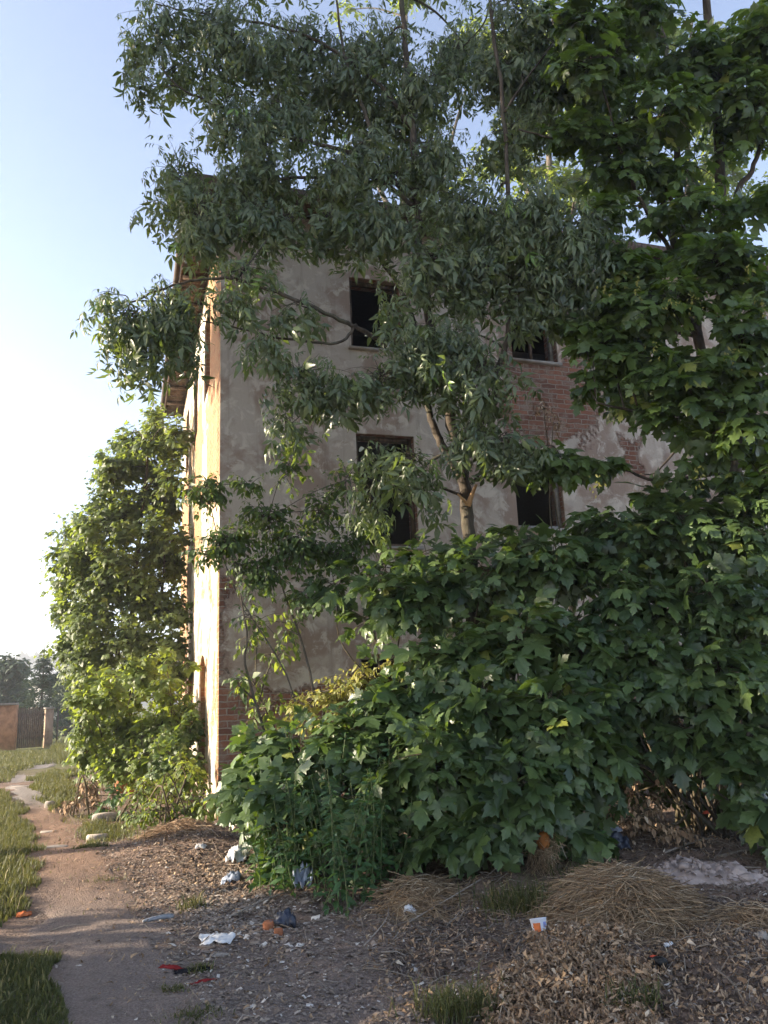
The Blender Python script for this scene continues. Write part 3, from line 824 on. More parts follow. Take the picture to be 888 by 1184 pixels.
cl = [
    C(770, 350, 7.7, 80, 42, 18), C(830, 300, 7.6, 60, 44, 15), C(855, 390, 7.5, 50, 50, 14), C(740, 410, 7.8, 56, 36, 12), C(800, 440, 7.6, 66, 40, 15), C(700, 395, 7.9, 44, 26, 8),
    C(860, 480, 7.6, 44, 44, 10), C(775, 480, 7.8, 40, 30, 6), C(650, 538, 8.1, 52, 18, 8), C(610, 525, 8.1, 30, 16, 4), C(690, 540, 8.1, 26, 16, 4),
    C(790, 240, 8.0, 60, 34, 9), C(720, 190, 8.2, 60, 44, 11), C(700, 80, 8.2, 70, 52, 16), C(800, 60, 8.2, 74, 54, 16), C(870, 120, 8.0, 50, 66, 12),
    C(640, 30, 8.3, 60, 36, 9), C(760, 130, 8.4, 60, 40, 9), C(660, 150, 8.0, 50, 34, 9), C(870, 240, 7.8, 44, 34, 8), C(880, 30, 8.0, 60, 50, 10), C(700, 250, 8.2, 44, 34, 7), C(720, 330, 8.0, 40, 34, 7),
    C(690, 445, 8.0, 30, 22, 4), C(880, 560, 7.7, 40, 40, 8), C(740, -60, 8.4, 150, 60, 24),
]
cl += [C(725, 300, 7.9, 48, 34, 9), C(860, 320, 7.7, 50, 40, 10), C(720, 365, 7.9, 46, 30, 8), C(880, 440, 7.6, 36, 36, 7), C(820, 520, 7.8, 36, 24, 5), C(665, 370, 8.0, 34, 22, 5), C(790, 190, 8.2, 56, 36, 9), C(650, 90, 8.3, 50, 40, 9)]
cl += fillp([(630, -15), (900, -15), (900, 540), (840, 500), (770, 490), (700, 420), (690, 330), (720, 280), (650, 200)], 26, 7.5, 9.4, 52, 36, 10)


def samaras(root):
    for (px, py) in ((700, 330), (735, 335), (775, 350), (865, 315), (880, 355), (800, 345), (760, 400), (845, 410), (690, 560), (810, 550)):
        mb = MB(); L = Leaves(); c = at(px, py, 7.25)
        for _ in range(16):
            L.add(c + rng.normal(size=3) * [0.035, 0.035, 0.06], unit(rng.normal(size=3) * 0.6 - UP), rdir(), 0.045, rng.random())
        L.into(mb, T_LEAF); mb.build('seed_cluster', M['gold_leaf'], root)['kind'] = 'stuff'


tree('sycamore', 'large sycamore with broad lobed leaves and hanging seed clusters along the right edge', 'tree', sb, limbs, cl, T_MAPLE, M['maple_leaf_b'], M['bark_dark'],
     0.225, node=0.13, per=2, droop=0.5, petiole=0.5, face=(0, -0.7, 0.75), leaf_droop=0.7, extra=samaras, fill=1.75)

# trees behind the house roof
for (px, Y, w, lab, pys) in ((640, 24, 1.0, 'tall sunlit maple rising behind the house roof between the two big trees', (215, 150, 60)),
                             (800, 26, 1.2, 'second tall maple behind the roof, seen through the sycamore on the right', (230, 150, 60)),
                             (470, 27, 0.9, 'thin crowned maple far behind the roof ridge above the windows', (190, 110, 20))):
    b = at(px, 800, Y); b[2] = 0
    cl = []
    for py in pys:
        for k in range(4 if px == 470 else 7):
            cl.append(C(px + rng.uniform(-95, 95) * w, py + rng.uniform(-35, 35), Y + rng.uniform(-2, 2), 42, 32, 13 if px != 470 else 4))
    tree('background_maple', lab, 'tree', b, [([b, at(px + 5, 400, Y), at(px - 5, 200, Y), at(px, 20, Y)], 0.22, 0.06), ([at(px, 300, Y), at(px + 40, 200, Y), at(px + 70, 100, Y)], 0.12, 0.04),
         ([at(px, 280, Y), at(px - 45, 180, Y), at(px - 60, 60, Y)], 0.12, 0.04)], cl, T_SMAPLE, M['lit_leaf'], M['bark'], 0.27, node=0.22, per=2, petiole=0.4, fill=3.0, group='trees behind the house')

# ------------------------------------------------------------------ maple thicket in front of the wall
def shrub(name, lab, px0, clus, lmat, tpl, lsize, node=0.12, per=2, base=None, fill=1.0, stems=0.75, **kw):
    b = np.mean([c[0] for c in clus], axis=0) if base is None else base
    b = np.array([b[0], b[1], float(hgt(b[0], b[1]))])
    limbs = []
    for c in clus:
        if rng.random() < stems or len(limbs) < 2:
            g = b + np.array([rng.normal() * .12, rng.normal() * .12, 0]); e = c[0]
            limbs.append(([g, (g * 0.65 + e * 0.35) + UP * 0.25 + rng.normal(size=3) * .18, (g * .25 + e * .75) + rng.normal(size=3) * .12, e], rng.uniform(0.010, 0.022), 0.006))
    return tree(name, lab, kw.pop('cat', 'shrub'), b, limbs, clus, tpl, lmat, kw.pop('bark', M['twig']), lsize, node=node, per=per, fill=fill, limb_sides=6, **kw)


MK = dict(petiole=0.6, face=(0, -0.6, 0.95), leaf_droop=0.5, jit=0.62)
shrub('maple_shrub', 'dense big leaved maple thicket at the centre under the glassless windows', 0, [
    C(560, 660, 8.0, 70, 40, 15), C(480, 690, 8.2, 60, 40, 13), C(640, 650, 8.0, 70, 40, 15), C(520, 760, 7.6, 60, 44, 12), C(600, 740, 7.5, 76, 52, 18), C(680, 740, 7.6, 60, 52, 14),
    C(560, 830, 7.1, 70, 48, 16), C(640, 830, 7.0, 66, 52, 16), C(500, 880, 6.9, 62, 50, 14), C(590, 910, 6.8, 66, 50, 16), C(680, 880, 7.2, 44, 50, 10), C(540, 960, 6.8, 60, 36, 12), C(640, 950, 7.1, 46, 34, 8)]
    + fillp([(440, 640), (700, 600), (700, 860), (420, 860)], 12, 8.4, 9.6, 50, 40, 8),
    M['maple_leaf'], T_MAPLE, 0.245, base=at(600, 990, 7.6), fill=2.2, **MK)
shrub('maple_shrub', 'left end of the maple thicket, dark broad leaves reaching the house corner and brick base', 0, [
    C(300, 880, 7.9, 36, 36, 9), C(350, 870, 7.6, 46, 36, 11), C(410, 860, 7.4, 50, 40, 12), C(300, 930, 7.7, 28, 34, 8), C(340, 930, 7.3, 46, 40, 12), C(420, 930, 7.1, 52, 44, 14), C(460, 820, 7.5, 44, 36, 10), C(335, 985, 7.4, 34, 24, 6)],
    M['maple_leaf'], T_MAPLE, 0.245, base=at(380, 990, 7.6), fill=2.1, **MK)
shrub('maple_shrub', 'upper right maple thicket with large leaves under the sycamore branches', 0, [
    C(720, 620, 8.1, 60, 44, 13), C(790, 610, 8.0, 60, 44, 13), C(860, 620, 7.8, 56, 48, 13), C(740, 690, 7.7, 56, 40, 12), C(820, 690, 7.6, 62, 46, 14), C(880, 700, 7.5, 44, 50, 10), C(770, 580, 8.2, 50, 24, 7), C(860, 570, 8.0, 44, 24, 7)],
    M['maple_leaf'], T_MAPLE, 0.245, base=at(800, 990, 8.4), fill=2.3, **MK)
shrub('maple_shrub', 'lower right maple thicket hanging over the dark hollow and pale rubble', 0, [
    C(760, 770, 7.5, 50, 40, 10), C(830, 780, 7.3, 62, 44, 13), C(885, 790, 7.2, 46, 46, 10), C(800, 850, 7.4, 46, 38, 9), C(860, 860, 7.2, 52, 40, 10), C(720, 800, 7.6, 36, 40, 7), C(885, 930, 7.2, 34, 34, 6), C(800, 900, 9.0, 50, 40, 9), C(850, 925, 8.8, 50, 34, 9), C(750, 880, 9.4, 50, 40, 9), C(890, 890, 8.4, 40, 40, 8), C(700, 900, 9.4, 40, 40, 7), C(690, 830, 7.6, 30, 36, 5)]
    + fillp([(680, 600), (900, 590), (900, 900), (760, 900), (690, 860)], 14, 8.6, 9.8, 50, 40, 8),
    M['maple_leaf'], T_MAPLE, 0.245, base=at(840, 960, 8.0), fill=2.2, bark=M['bark_dark'], **MK)  # darker bark on these stems stands in for the hollow's shade
shrub('maple_shrub', 'maple saplings with pale upper leaves below the large left window', 0, [
    C(440, 660, 8.8, 50, 28, 9, sh=.15), C(390, 680, 8.9, 44, 26, 8, sh=.15), C(430, 720, 8.6, 50, 30, 9), C(490, 640, 8.5, 44, 26, 8)],
    M['maple_leaf'], T_MAPLE, 0.19, base=at(450, 930, 9.0), fill=1.4, **MK)
# the sunlit yellow-green bush beside the brick base
shrub('elder_bush', 'sunlit yellow green bush glowing beside the bare brick at the wall foot', 0, [
    C(380, 805, 8.75, 34, 22, 13), C(425, 790, 8.7, 40, 26, 16), C(465, 765, 8.65, 36, 24, 12), C(345, 822, 8.8, 30, 18, 9), C(495, 778, 8.7, 28, 26, 8), C(420, 820, 8.7, 40, 20, 9), C(390, 835, 8.6, 44, 18, 9)],
    M['gold_leaf'], T_LEAF, 0.10, node=0.05, per=2, fill=2.0, face=(-0.3, -0.5, 0.7))
# small-leaved bush climbing at the corner
shrub('privet_bush', 'tall thin small leaved bush leaning across the house corner', 0, [
    C(238, 565, 8.8, 34, 24, 13), C(265, 625, 8.9, 40, 26, 16), C(310, 600, 9.1, 40, 30, 13), C(345, 630, 9.0, 46, 34, 18), C(300, 660, 8.9, 44, 30, 17), C(370, 590, 9.3, 34, 30, 10), C(395, 640, 9.1, 40, 36, 15), C(335, 545, 9.4, 30, 26, 6),
    C(400, 555, 9.4, 28, 34, 7), C(240, 640, 8.8, 24, 18, 5), C(360, 690, 9.0, 40, 26, 10), C(285, 560, 9.0, 24, 16, 4), C(425, 610, 9.2, 26, 40, 8), C(290, 710, 9.3, 26, 30, 3), C(335, 735, 9.3, 26, 30, 2), C(275, 790, 9.0, 18, 28, 2)],
    M['privet_leaf'], T_LEAF, 0.115, node=0.055, per=2, base=at(350, 950, 9.4), fill=3.0, face=(-0.2, -0.5, 0.7), bark=M['bark'], droop=0.6, stems=0.05)
# climber on the wall
vn = at(300, 900, 10.6); vn[2] = 0.05
shrub('climbing_vine', 'thin light green climber hanging on the plaster by the house corner', 0, [
    C(300, 720, 10.7, 22, 22, 4), C(318, 755, 10.6, 20, 26, 5), C(290, 790, 10.5, 26, 20, 5), C(320, 810, 10.4, 20, 20, 4), C(285, 740, 10.6, 18, 18, 3), C(330, 720, 10.8, 18, 30, 4), C(300, 830, 10.4, 22, 16, 4)],
    M['lit_leaf'], T_LEAF, 0.15, node=0.13, per=1, base=vn, fill=2.0, stems=0.3, face=(-0.2, -0.8, 0.4), leaf_droop=1.2, cat='climber')

# ------------------------------------------------------------------ left side growth
lb = at(150, 880, 17.0); lb[2] = 0
W = lambda x, y, Y=16.5: at(x, y, Y)
tree('young_maple', 'tall bushy maple against the sunlit side wall, leafy to the ground', 'tree', lb,
     [([lb, W(150, 780), W(155, 680), W(165, 580), W(175, 500)], 0.09, 0.02), ([W(150, 800), W(120, 700), W(95, 640), W(70, 640)], 0.05, 0.012), ([W(152, 760), W(130, 640), W(130, 560)], 0.05, 0.012),
      ([W(150, 800), W(185, 700), W(190, 600)], 0.05, 0.012)],
     [C(180, 505, 17.2, 24, 26, 14), C(150, 540, 16.8, 30, 28, 18), C(185, 560, 17.0, 26, 34, 16), C(115, 580, 16.6, 22, 24, 9), C(140, 600, 16.4, 36, 32, 22), C(180, 630, 16.6, 30, 36, 20), C(100, 640, 16.4, 32, 24, 14), C(68, 640, 16.4, 20, 14, 4),
      C(85, 670, 16.4, 26, 20, 8), C(135, 665, 16.0, 38, 32, 22), C(175, 695, 16.2, 34, 36, 20), C(110, 710, 16.0, 32, 26, 15), C(150, 740, 15.6, 40, 34, 22), C(100, 760, 15.8, 28, 28, 14), C(190, 760, 15.6, 26, 34, 14), C(180, 480, 17.4, 14, 16, 5), C(60, 655, 16.6, 14, 8, 2), C(100, 605, 16.4, 24, 22, 10), C(82, 655, 16.4, 26, 22, 10), C(75, 705, 16.4, 24, 24, 10), C(122, 560, 16.8, 22, 24, 9), C(80, 745, 16.2, 26, 26, 11), C(150, 510, 17, 22, 20, 8), C(115, 680, 16.0, 34, 30, 14), C(200, 520, 17.4, 16, 30, 10), C(198, 585, 17.2, 18, 30, 12), C(200, 645, 16.8, 18, 30, 12), C(200, 705, 16.4, 18, 30, 12)]
     + fillp([(182, 480), (206, 490), (206, 800), (75, 800), (75, 730), (58, 670), (55, 635), (92, 600), (100, 560), (145, 505)], 58, 15.5, 17.5, 26, 24, 8),
     T_SMAPLE, M['left_leaf'], M['bark_dark'], 0.16, node=0.13, per=2, petiole=0.4, face=(-0.4, -0.6, 0.6), fill=3.9)
shrub('hedge_shrub', 'broad leafy shrub with sunlit yellow green put into its top beside the path', 0, [
    C(115, 790, 14.6, 32, 26, 15, sh=.1), C(150, 800, 14.2, 36, 28, 17, sh=.1), C(110, 840, 14.2, 28, 30, 15), C(150, 850, 13.8, 36, 32, 18), C(190, 840, 13.4, 30, 34, 16), C(130, 885, 13.4, 34, 24, 15), C(175, 885, 13.0, 34, 24, 14), C(100, 870, 14.0, 20, 24, 9)]  # raised tone on the top clusters stands in for sunlight
    + fillp([(85, 760), (200, 770), (215, 900), (95, 900)], 14, 12.8, 14.4, 26, 24, 8),
    M['lit_leaf'], T_SMAPLE, 0.15, node=0.11, base=flat(145, 912), fill=3.6, face=(-0.4, -0.6, 0.6))
shrub('hedge_shrub', 'dull olive shrub crowding the foot of the sunlit side wall', 0, [
    C(205, 860, 12.6, 24, 32, 12), C(222, 840, 12.8, 14, 30, 8), C(190, 880, 12.2, 28, 26, 12), C(215, 885, 12.2, 20, 22, 9)],
    M['privet_leaf'], T_SMAPLE, 0.15, node=0.10, base=flat(205, 925), fill=2.6, face=(-0.4, -0.6, 0.6))
shrub('elder_bush', 'low fresh green bush on the bank at the house corner', 0, [
    C(165, 915, 11.2, 26, 20, 10), C(205, 910, 11.0, 30, 28, 14), C(185, 940, 10.6, 34, 20, 12), C(225, 935, 10.6, 24, 24, 9), C(210, 885, 11.3, 20, 20, 7), C(240, 930, 10.4, 18, 20, 7), C(222, 900, 11.0, 18, 22, 6), C(160, 945, 10.8, 18, 14, 5)],
    M['lit_leaf'], T_LEAF, 0.12, node=0.06, base=flat(195, 962), fill=1.9, face=(-0.3, -0.6, 0.6))
shrub('elder_bush', 'small dark green bush between the dead brown bush and the orange brick', 0, [
    C(130, 920, 12.2, 18, 16, 8), C(122, 940, 12.0, 16, 12, 6), C(145, 935, 11.8, 14, 12, 5)],
    M['nettle_leaf'], T_LEAF, 0.11, node=0.06, base=flat(132, 955), fill=1.8)
# tall single sapling against the wall
sp = flat(200, 930); top = at(186, 750, 12.9)
shrub('maple_sapling', 'single tall straight sapling with tiered yellow green leaves against the sunlit wall', 0, [
    C(191, 765, 12.9, 12, 10, 3), C(193, 785, 12.9, 15, 8, 3), C(196, 803, 12.9, 17, 8, 3), C(198, 822, 12.9, 18, 8, 3), C(190, 752, 12.9, 8, 6, 2), C(217, 770, 13.0, 10, 8, 2), C(218, 800, 13.0, 10, 10, 2), C(219, 825, 13.0, 10, 10, 2)],
    M['lit_leaf'], T_SMAPLE, 0.15, node=0.09, base=sp, fill=1.5, face=(-0.3, -0.5, 0.8))
# dead bush
shrub('dead_bush', 'withered brown bush lying beside the path', 0, [
    C(100, 915, 12.6, 20, 16, 14), C(82, 930, 12.4, 16, 12, 8), C(112, 930, 12.4, 16, 12, 8)],
    M['dead_leaf'], T_LEAF, 0.10, node=0.07, base=flat(98, 942), fill=1.6, leaf_droop=1.5)
# dry twigs right, brown hanging leaves by the hollow
shrub('dead_bush', 'dry brown brushwood with shrivelled leaves beside the dark hollow', 0, [
    C(735, 945, 7.6, 34, 24, 14), C(700, 930, 7.8, 26, 26, 9), C(765, 925, 7.9, 26, 30, 9), C(790, 965, 7.5, 28, 14, 8), C(730, 900, 8.0, 24, 34, 8)],
    M['dead_leaf'], T_LEAF, 0.075, node=0.07, base=flat(745, 985), fill=1.6, leaf_droop=1.8)
# dead twig tangle stuck to the bare brick
shrub('dead_climber', 'dead brown climber clinging to the bare red brick between the windows', 0, [
    C(628, 470, 11.6, 22, 18, 7), C(640, 490, 11.6, 18, 14, 5)],
    M['dead_leaf'], T_LEAF, 0.08, node=0.12, base=None, fill=1.3, leaf_droop=1.8, cat='climber')


# nettles at the foot of the thicket
def nettle(lab, spots):
    b0 = on(*spots[0][:2]); root = thing('nettle_clump', lab, 'nettles', b0, None)
    st = MB(); L = Leaves()
    for (px, py, hpx) in spots:
        for _ in range(10):
            b = on(px + rng.normal() * 14, py + rng.normal() * 5)
            h = hpx * b[1] * 1.06 / FPX * rng.uniform(0.7, 1.15)
            lean = np.array([rng.normal() * .16, rng.normal() * .12 - 0.1, 1]) * h
            Pp = smooth_path([b, b + lean * .5 + rng.normal(size=3) * .02, b + lean], 4)
            st.tube(Pp, np.linspace(.005, .0025, len(Pp)), 4, cap=False)
            nn = max(4, int(h / 0.055))
            for i in range(1, nn + 1):
                f = i / nn; p = b + lean * f; a0 = i * 1.57 + rng.normal() * .2
                for sg in (0, math.pi):
                    d = np.array([math.cos(a0 + sg), math.sin(a0 + sg), 0.05])
                    L.add(p + d * .02, d - UP * rng.uniform(-.2, .55), UP + rng.normal(size=3) * .4 + [0, -.3, 0], rng.uniform(.06, .125) * (1.15 - .5 * f), rng.random() * .9)
    st.build('stem', M['stem'], root); lf = MB(); L.into(lf, T_NET); lf.build('foliage', M['nettle_leaf'], root)


nettle('tall dark nettles at the front foot of the maple thicket', [(350, 1030, 100), (385, 1048, 110), (420, 1045, 120), (455, 1030, 110), (330, 1015, 90), (400, 1020, 130), (365, 1005, 120), (440, 1010, 130), (480, 1020, 100)])
nettle('loose nettles beside the white rags at the house corner', [(322, 1020, 70), (312, 1000, 60), (325, 1035, 70), (335, 985, 110)])
nettle('low green weeds under the thicket beside the orange rind', [(600, 1000, 50), (650, 1000, 55), (560, 995, 60), (520, 1005, 70), (680, 1005, 45)])

# ------------------------------------------------------------------ far left: wall, gate, conifer, roofs
gy_ = 31.0
g0 = flat(-60, 872)
A0, A1 = flat(17, 867), flat(60, 862)
gz = lambda p: np.array([p[0], p[1], 0.0])


def slab_between(mb, a, b, h, th, z0=-0.1):
    a = gz(a); b = gz(b); d = unit(b - a); nrm = np.array([-d[1], d[0], 0]) * th / 2
    V = [a - nrm, b - nrm, b + nrm, a + nrm]
    V = np.array([v + UP * z0 for v in V] + [v + UP * h for v in V])
    mb.add(V, [[0, 1, 5, 4], [1, 2, 6, 5], [2, 3, 7, 6], [3, 0, 4, 7], [4, 5, 6, 7], [3, 2, 1, 0]])


wl = at(-120, 866, gy_); wr = at(17, 866, gy_ + 0.6); gr = at(50, 862, gy_ + 1.2)
mb = MB(); slab_between(mb, wl, wr, 1.72, 0.3)
o = mb.build('garden_wall', M['wall_orange']); tag(o, 'low orange plastered garden wall left of the dark gate', 'wall')
cp = MB(); slab_between(cp, wl + [-.02, -.05, 0], wr + [.02, -.05, 0], 1.80, 0.40, 1.725); cp.build('coping', M['slab'], o)
gt = thing('garden_gate', 'dark upright board gate between orange plastered pillars', 'gate', gz((wr + gr) / 2))
mb = MB(); N = 13
for k in range(N):
    a = wr + (gr - wr) * (0.05 + 0.9 * k / N); b = wr + (gr - wr) * (0.05 + 0.9 * (k + 0.86) / N)
    slab_between(mb, a, b, 1.58 + rng.uniform(-.05, .05), 0.03, 0.05)
mb.build('board_panel', M['wood_dark'], gt)
mb = MB(); slab_between(mb, wr + (gr - wr) * .04 + [0, .06, 0], wr + (gr - wr) * .97 + [0, .06, 0], 0.5, 0.05, 0.4); mb.build('rail', M['wood_dark'], gt); mb = MB(); slab_between(mb, wr + (gr - wr) * .04 + [0, .06, 0], wr + (gr - wr) * .97 + [0, .06, 0], 1.35, 0.05, 1.25)
mb.build('rail', M['wood_dark'], gt)
mb = MB(); pdir = unit(gr - wr); slab_between(mb, gr + pdir * .02, gr + pdir * .30, 1.50, 0.34)
o = mb.build('gate_pillar', plain('tan_render', (0.33, 0.23, 0.16), 0.9, 0.2, 0.4, 5)); tag(o, 'short tan plastered pillar on the right of the gate', 'pillar')
cp = MB(); slab_between(cp, gr - pdir * .02, gr + pdir * .33, 1.56, 0.42, 1.505); cp.build('coping', M['slab'], o)
fa, fb = gr + pdir * 0.5, at(120, 858, 35)
fn = thing('wire_fence', 'thin rail fence running from the gate pillar behind the shrubs', 'fence', gz(fa))
mb = MB(); mb.tube([gz(fa) + UP * 1.45, gz(fb) + UP * 1.45], 0.03, 6); mb.build('rail', M['mesh_metal'], fn); mb = MB(); mb.tube([gz(fa) + UP * .75, gz(fb) + UP * .75], 0.02, 6); mb.build('rail', M['mesh_metal'], fn)
for k in range(4):
    p = gz(fa + (fb - fa) * k / 3); mb = MB(); mb.tube([p - UP * .1, p + UP * 1.5], 0.035, 6); mb.build('post', M['mesh_metal'], fn)
# conifer
cb = at(46, 850, 37); cb[2] = 0
ct = thing('spruce', 'lone young spruce with a thin bare leader behind the gate', 'tree', cb)
mb = MB(); topz = at(46, 745, 37)[2]; mb.tube([cb, cb + UP * topz * .6, cb + UP * topz], [.09, .05, .012], 6); mb.build('trunk', M['bark_dark'], ct)
mb = MB(); L = Leaves(); tw = MB()
for k in range(34):
    f = k / 33; z = 0.25 + (topz * 0.86 - 0.25) * f; r = (1 - f) ** 0.8 * 1.75 + 0.12
    for j in range(9 if f < .8 else 6):
        a = j * 0.7 + k * 1.3 + rng.normal() * .15; rr = r * rng.uniform(.6, 1.15); z = z + rng.normal() * .07
        d = np.array([math.cos(a), math.sin(a), 0])
        for i in range(1, 8):
            p = cb + rng.normal(size=3) * .06 + UP * (z - .12 * i / 7 * rr + 0.10 * (i / 7) ** 2 * rr) + d * rr * i / 7
            for s in (-1, 1):
                sd = np.array([-d[1], d[0], 0]) * s
                L.add(p, d * .8 + sd * .8 - UP * .15, UP + rng.normal(size=3) * .3, rng.uniform(.18, .34) * (1.1 - .05 * i), rng.random() * .9)
L.into(mb, [leaflet(0.13, .25)]); mb.build('crown', M['needle'], ct)


def far_tree(lab, px, Y, top_py, wpx, n=40):
    b = at(px, 840, Y); b[2] = 0; k = Y * 1.05 / FPX; H = at(px, top_py, Y)[2]; R = wpx * k
    cl = [(b + np.array([rng.normal() * R * .45, rng.normal() * R * .45, H * rng.uniform(.2, .82)]), (R * .5, R * .5, H * .16), 12) for _ in range(26)] + [(b + UP * H * .86, (R * .4, R * .4, H * .12), 14)]
    tree('far_tree', lab, 'tree', b, [([b, b + UP * H * .5, b + UP * H * .8], 0.16, .05)], cl, T_SMAPLE, M['far_leaf'], M['bark_dark'], 0.42, node=0.34, per=2, petiole=.4, fill=1.2, group='trees beyond the gate')


far_tree('dark broad tree at the left edge beyond the orange wall', 2, 44, 752, 22)
far_tree('lower dark tree between the left edge tree and the spruce', 16, 48, 778, 14)
far_tree('round dark tree right of the spruce, beyond the rail fence', 76, 44, 770, 20)
# far house with light roof
fb_ = at(50, 838, 75); fb_[2] = 0
fh = thing('far_house', 'distant low building with pale roof behind the spruce', 'house', fb_)
mb = MB(); mb.box((-4.2, 0, -0.2), (4.2, 6, 4.0), o=fb_); mb.build('wall', M['far_wall'], fh)
mb = MB(); a, b = fb_ + [-4.6, -.5, 4.0], fb_ + [4.6, -.5, 4.0]; c, d = fb_ + [4.6, 3, 5.3], fb_ + [-4.6, 3, 5.3]; e, f = fb_ + [4.6, 6.5, 4.0], fb_ + [-4.6, 6.5, 4.0]
mb.add(np.array([a, b, c, d]), [[0, 1, 2, 3]]); mb.add(np.array([d, c, e, f]), [[0, 1, 2, 3]]); mb.add(np.array([a, d, f]), [[0, 1, 2]]); mb.add(np.array([b, e, c]), [[0, 1, 2]]); mb.build('roof', M['far_roof'], fh)

# ------------------------------------------------------------------ off-frame trees that shade the foreground
def shade_tree(lab, x, y, H, R, zlo, n, gp):
    b = np.array([x, y, 0.0]); cl = []
    for _ in range(n):
        z = rng.uniform(zlo, H - .8); rr = R * (0.45 + 0.55 * math.sin(math.pi * min(1, max(0.1, (z - (zlo if zlo < 5 else 0) * .5) / H)))); a = rng.uniform(0, 6.28); q = math.sqrt(rng.random()) * rr
        cl.append((b + np.array([q * math.cos(a), q * math.sin(a), z]), (1.2, 1.2, .9), 22))
    tree('unseen_shade_tree', lab, 'tree', b, [([b, b + UP * H * .4, b + UP * H * .85], 0.24, .07), ([b + UP * H * .3, b + np.array([R * .4, 0, H * .6])], .1, .04), ([b + UP * H * .3, b + np.array([-R * .4, .3, H * .62])], .1, .04)],
         cl, T_SMAPLE, M['left_leaf'], M['bark_dark'], 0.36, node=0.3, per=2, petiole=.4, group=gp)


SUN_AZ, SUN_EL = math.radians(-93), math.radians(16)
shade_tree('broad roadside tree left of the picture, level with the near path', -10.0, 1.6, 14, 3.0, 0.4, 56, 'trees left of the path')
shade_tree('tall roadside tree left of the picture, level with the nettles', -11.5, 4.4, 15, 2.8, 0.3, 76, 'trees left of the path')
shade_tree('unseen bare stemmed tree added left of the house corner, crown set high for the light', -11.5, 8.6, 17, 3.6, 9.6, 70, 'trees left of the path')  # added tree, crown kept high so low sun passes beneath to the wall

# ------------------------------------------------------------------ ground cover
def scatter(pxpoly, n, fray=0.22):
    poly = np.array([flat(*p)[:2] for p in pxpoly]); lo, hi = poly.min(0), poly.max(0); X = []; Y = []; tot = 0
    while tot < n:
        x = rng.uniform(lo[0], hi[0], n * 2); y = rng.uniform(lo[1], hi[1], n * 2)
        m = inpoly(x + fray * vnoise(x * 3, y * 3), y + fray * vnoise(x * 3 + 40, y * 3), poly)
        X.append(x[m]); Y.append(y[m]); tot += m.sum()
    return np.concatenate(X)[:n], np.concatenate(Y)[:n]


def blades(mb, X, Y, h, w=0.006, lean=0.45, tone=None):
    n = len(X); Z = hgt(X, Y); a = rng.uniform(0, 6.28, n); H = h * rng.uniform(0.45, 1.25, n); ln = lean * rng.uniform(.2, 1.4, n)
    d = np.stack([np.cos(a), np.sin(a), 0 * a], 1); s = np.stack([-np.sin(a + rng.normal(size=n)), np.cos(a), 0 * a], 1) * (w * rng.uniform(.7, 1.4, n))[:, None]
    b = np.stack([X, Y, Z - .005], 1); m = b + d * (H * ln * .35)[:, None] + UP * (H * .6)[:, None]; t = b + d * (H * ln)[:, None] + UP * (H * (1 - .35 * np.minimum(ln, 1.2)))[:, None]
    V = np.stack([b - s, b + s, m - s * .7, m + s * .7, t], 1).reshape(-1, 3); k = np.arange(n)[:, None] * 5
    tn = np.repeat(np.clip(rng.normal(.45, .25, n), 0, 1) if tone is None else tone, 5)
    F4 = np.concatenate([k + [[0, 1, 3, 2]]]); F3 = k + [[2, 3, 4]]
    base = mb.n; mb.add(V, F4, tn); mb.F[3].append(F3 + base)


mb = MB()
for poly, n, h in (([(-40, 915), (8, 918), (26, 950), (40, 985), (40, 1030), (28, 1058), (-60, 1068)], 26000, .085),
                   ([(-60, 1112), (20, 1110), (50, 1118), (58, 1150), (50, 1190), (46, 1260), (-90, 1260)], 15000, .05),
                   ([(-60, 1075), (6, 1085), (10, 1100), (-60, 1108)], 1500, .05),
                   ([(36, 903), (60, 890), (82, 892), (88, 930), (62, 942), (40, 920)], 7000, .11),
                   ([(-40, 872), (80, 868), (84, 880), (50, 884), (16, 893), (8, 905), (-60, 912)], 16000, .13),
                   ([(60, 866), (110, 862), (100, 890), (72, 884)], 5000, .35),
                   ([(84, 955), (120, 945), (150, 962), (125, 978), (95, 972)], 2600, .07),
                   ([(92, 978), (122, 976), (122, 990), (96, 988)], 900, .06)):
    X, Y = scatter(poly, n); blades(mb, X, Y, h, 0.004 if h < .1 else .007)
for poly, n, h in (([(-40, 915), (4, 920), (20, 950), (32, 985), (32, 1030), (20, 1058), (-60, 1068)], 1500, .17), ([(-60, 1112), (14, 1112), (40, 1120), (48, 1150), (40, 1260), (-90, 1260)], 600, .10), ([(-40, 872), (80, 868), (50, 884), (16, 893), (-60, 912)], 900, .30), ([(70, 940), (150, 940), (170, 985), (90, 985)], 500, .14), ([(30, 915), (70, 940), (110, 990), (170, 1060), (60, 1060), (34, 990)], 260, .05)):
    X, Y = scatter(poly, n); blades(mb, X, Y, h, .0035, .6, np.clip(rng.normal(.75, .25, n), 0, 1))
tag(mb.build('grass', M['grass']), 'short green and dry grass along both sides of the path', 'grass', kind='stuff')

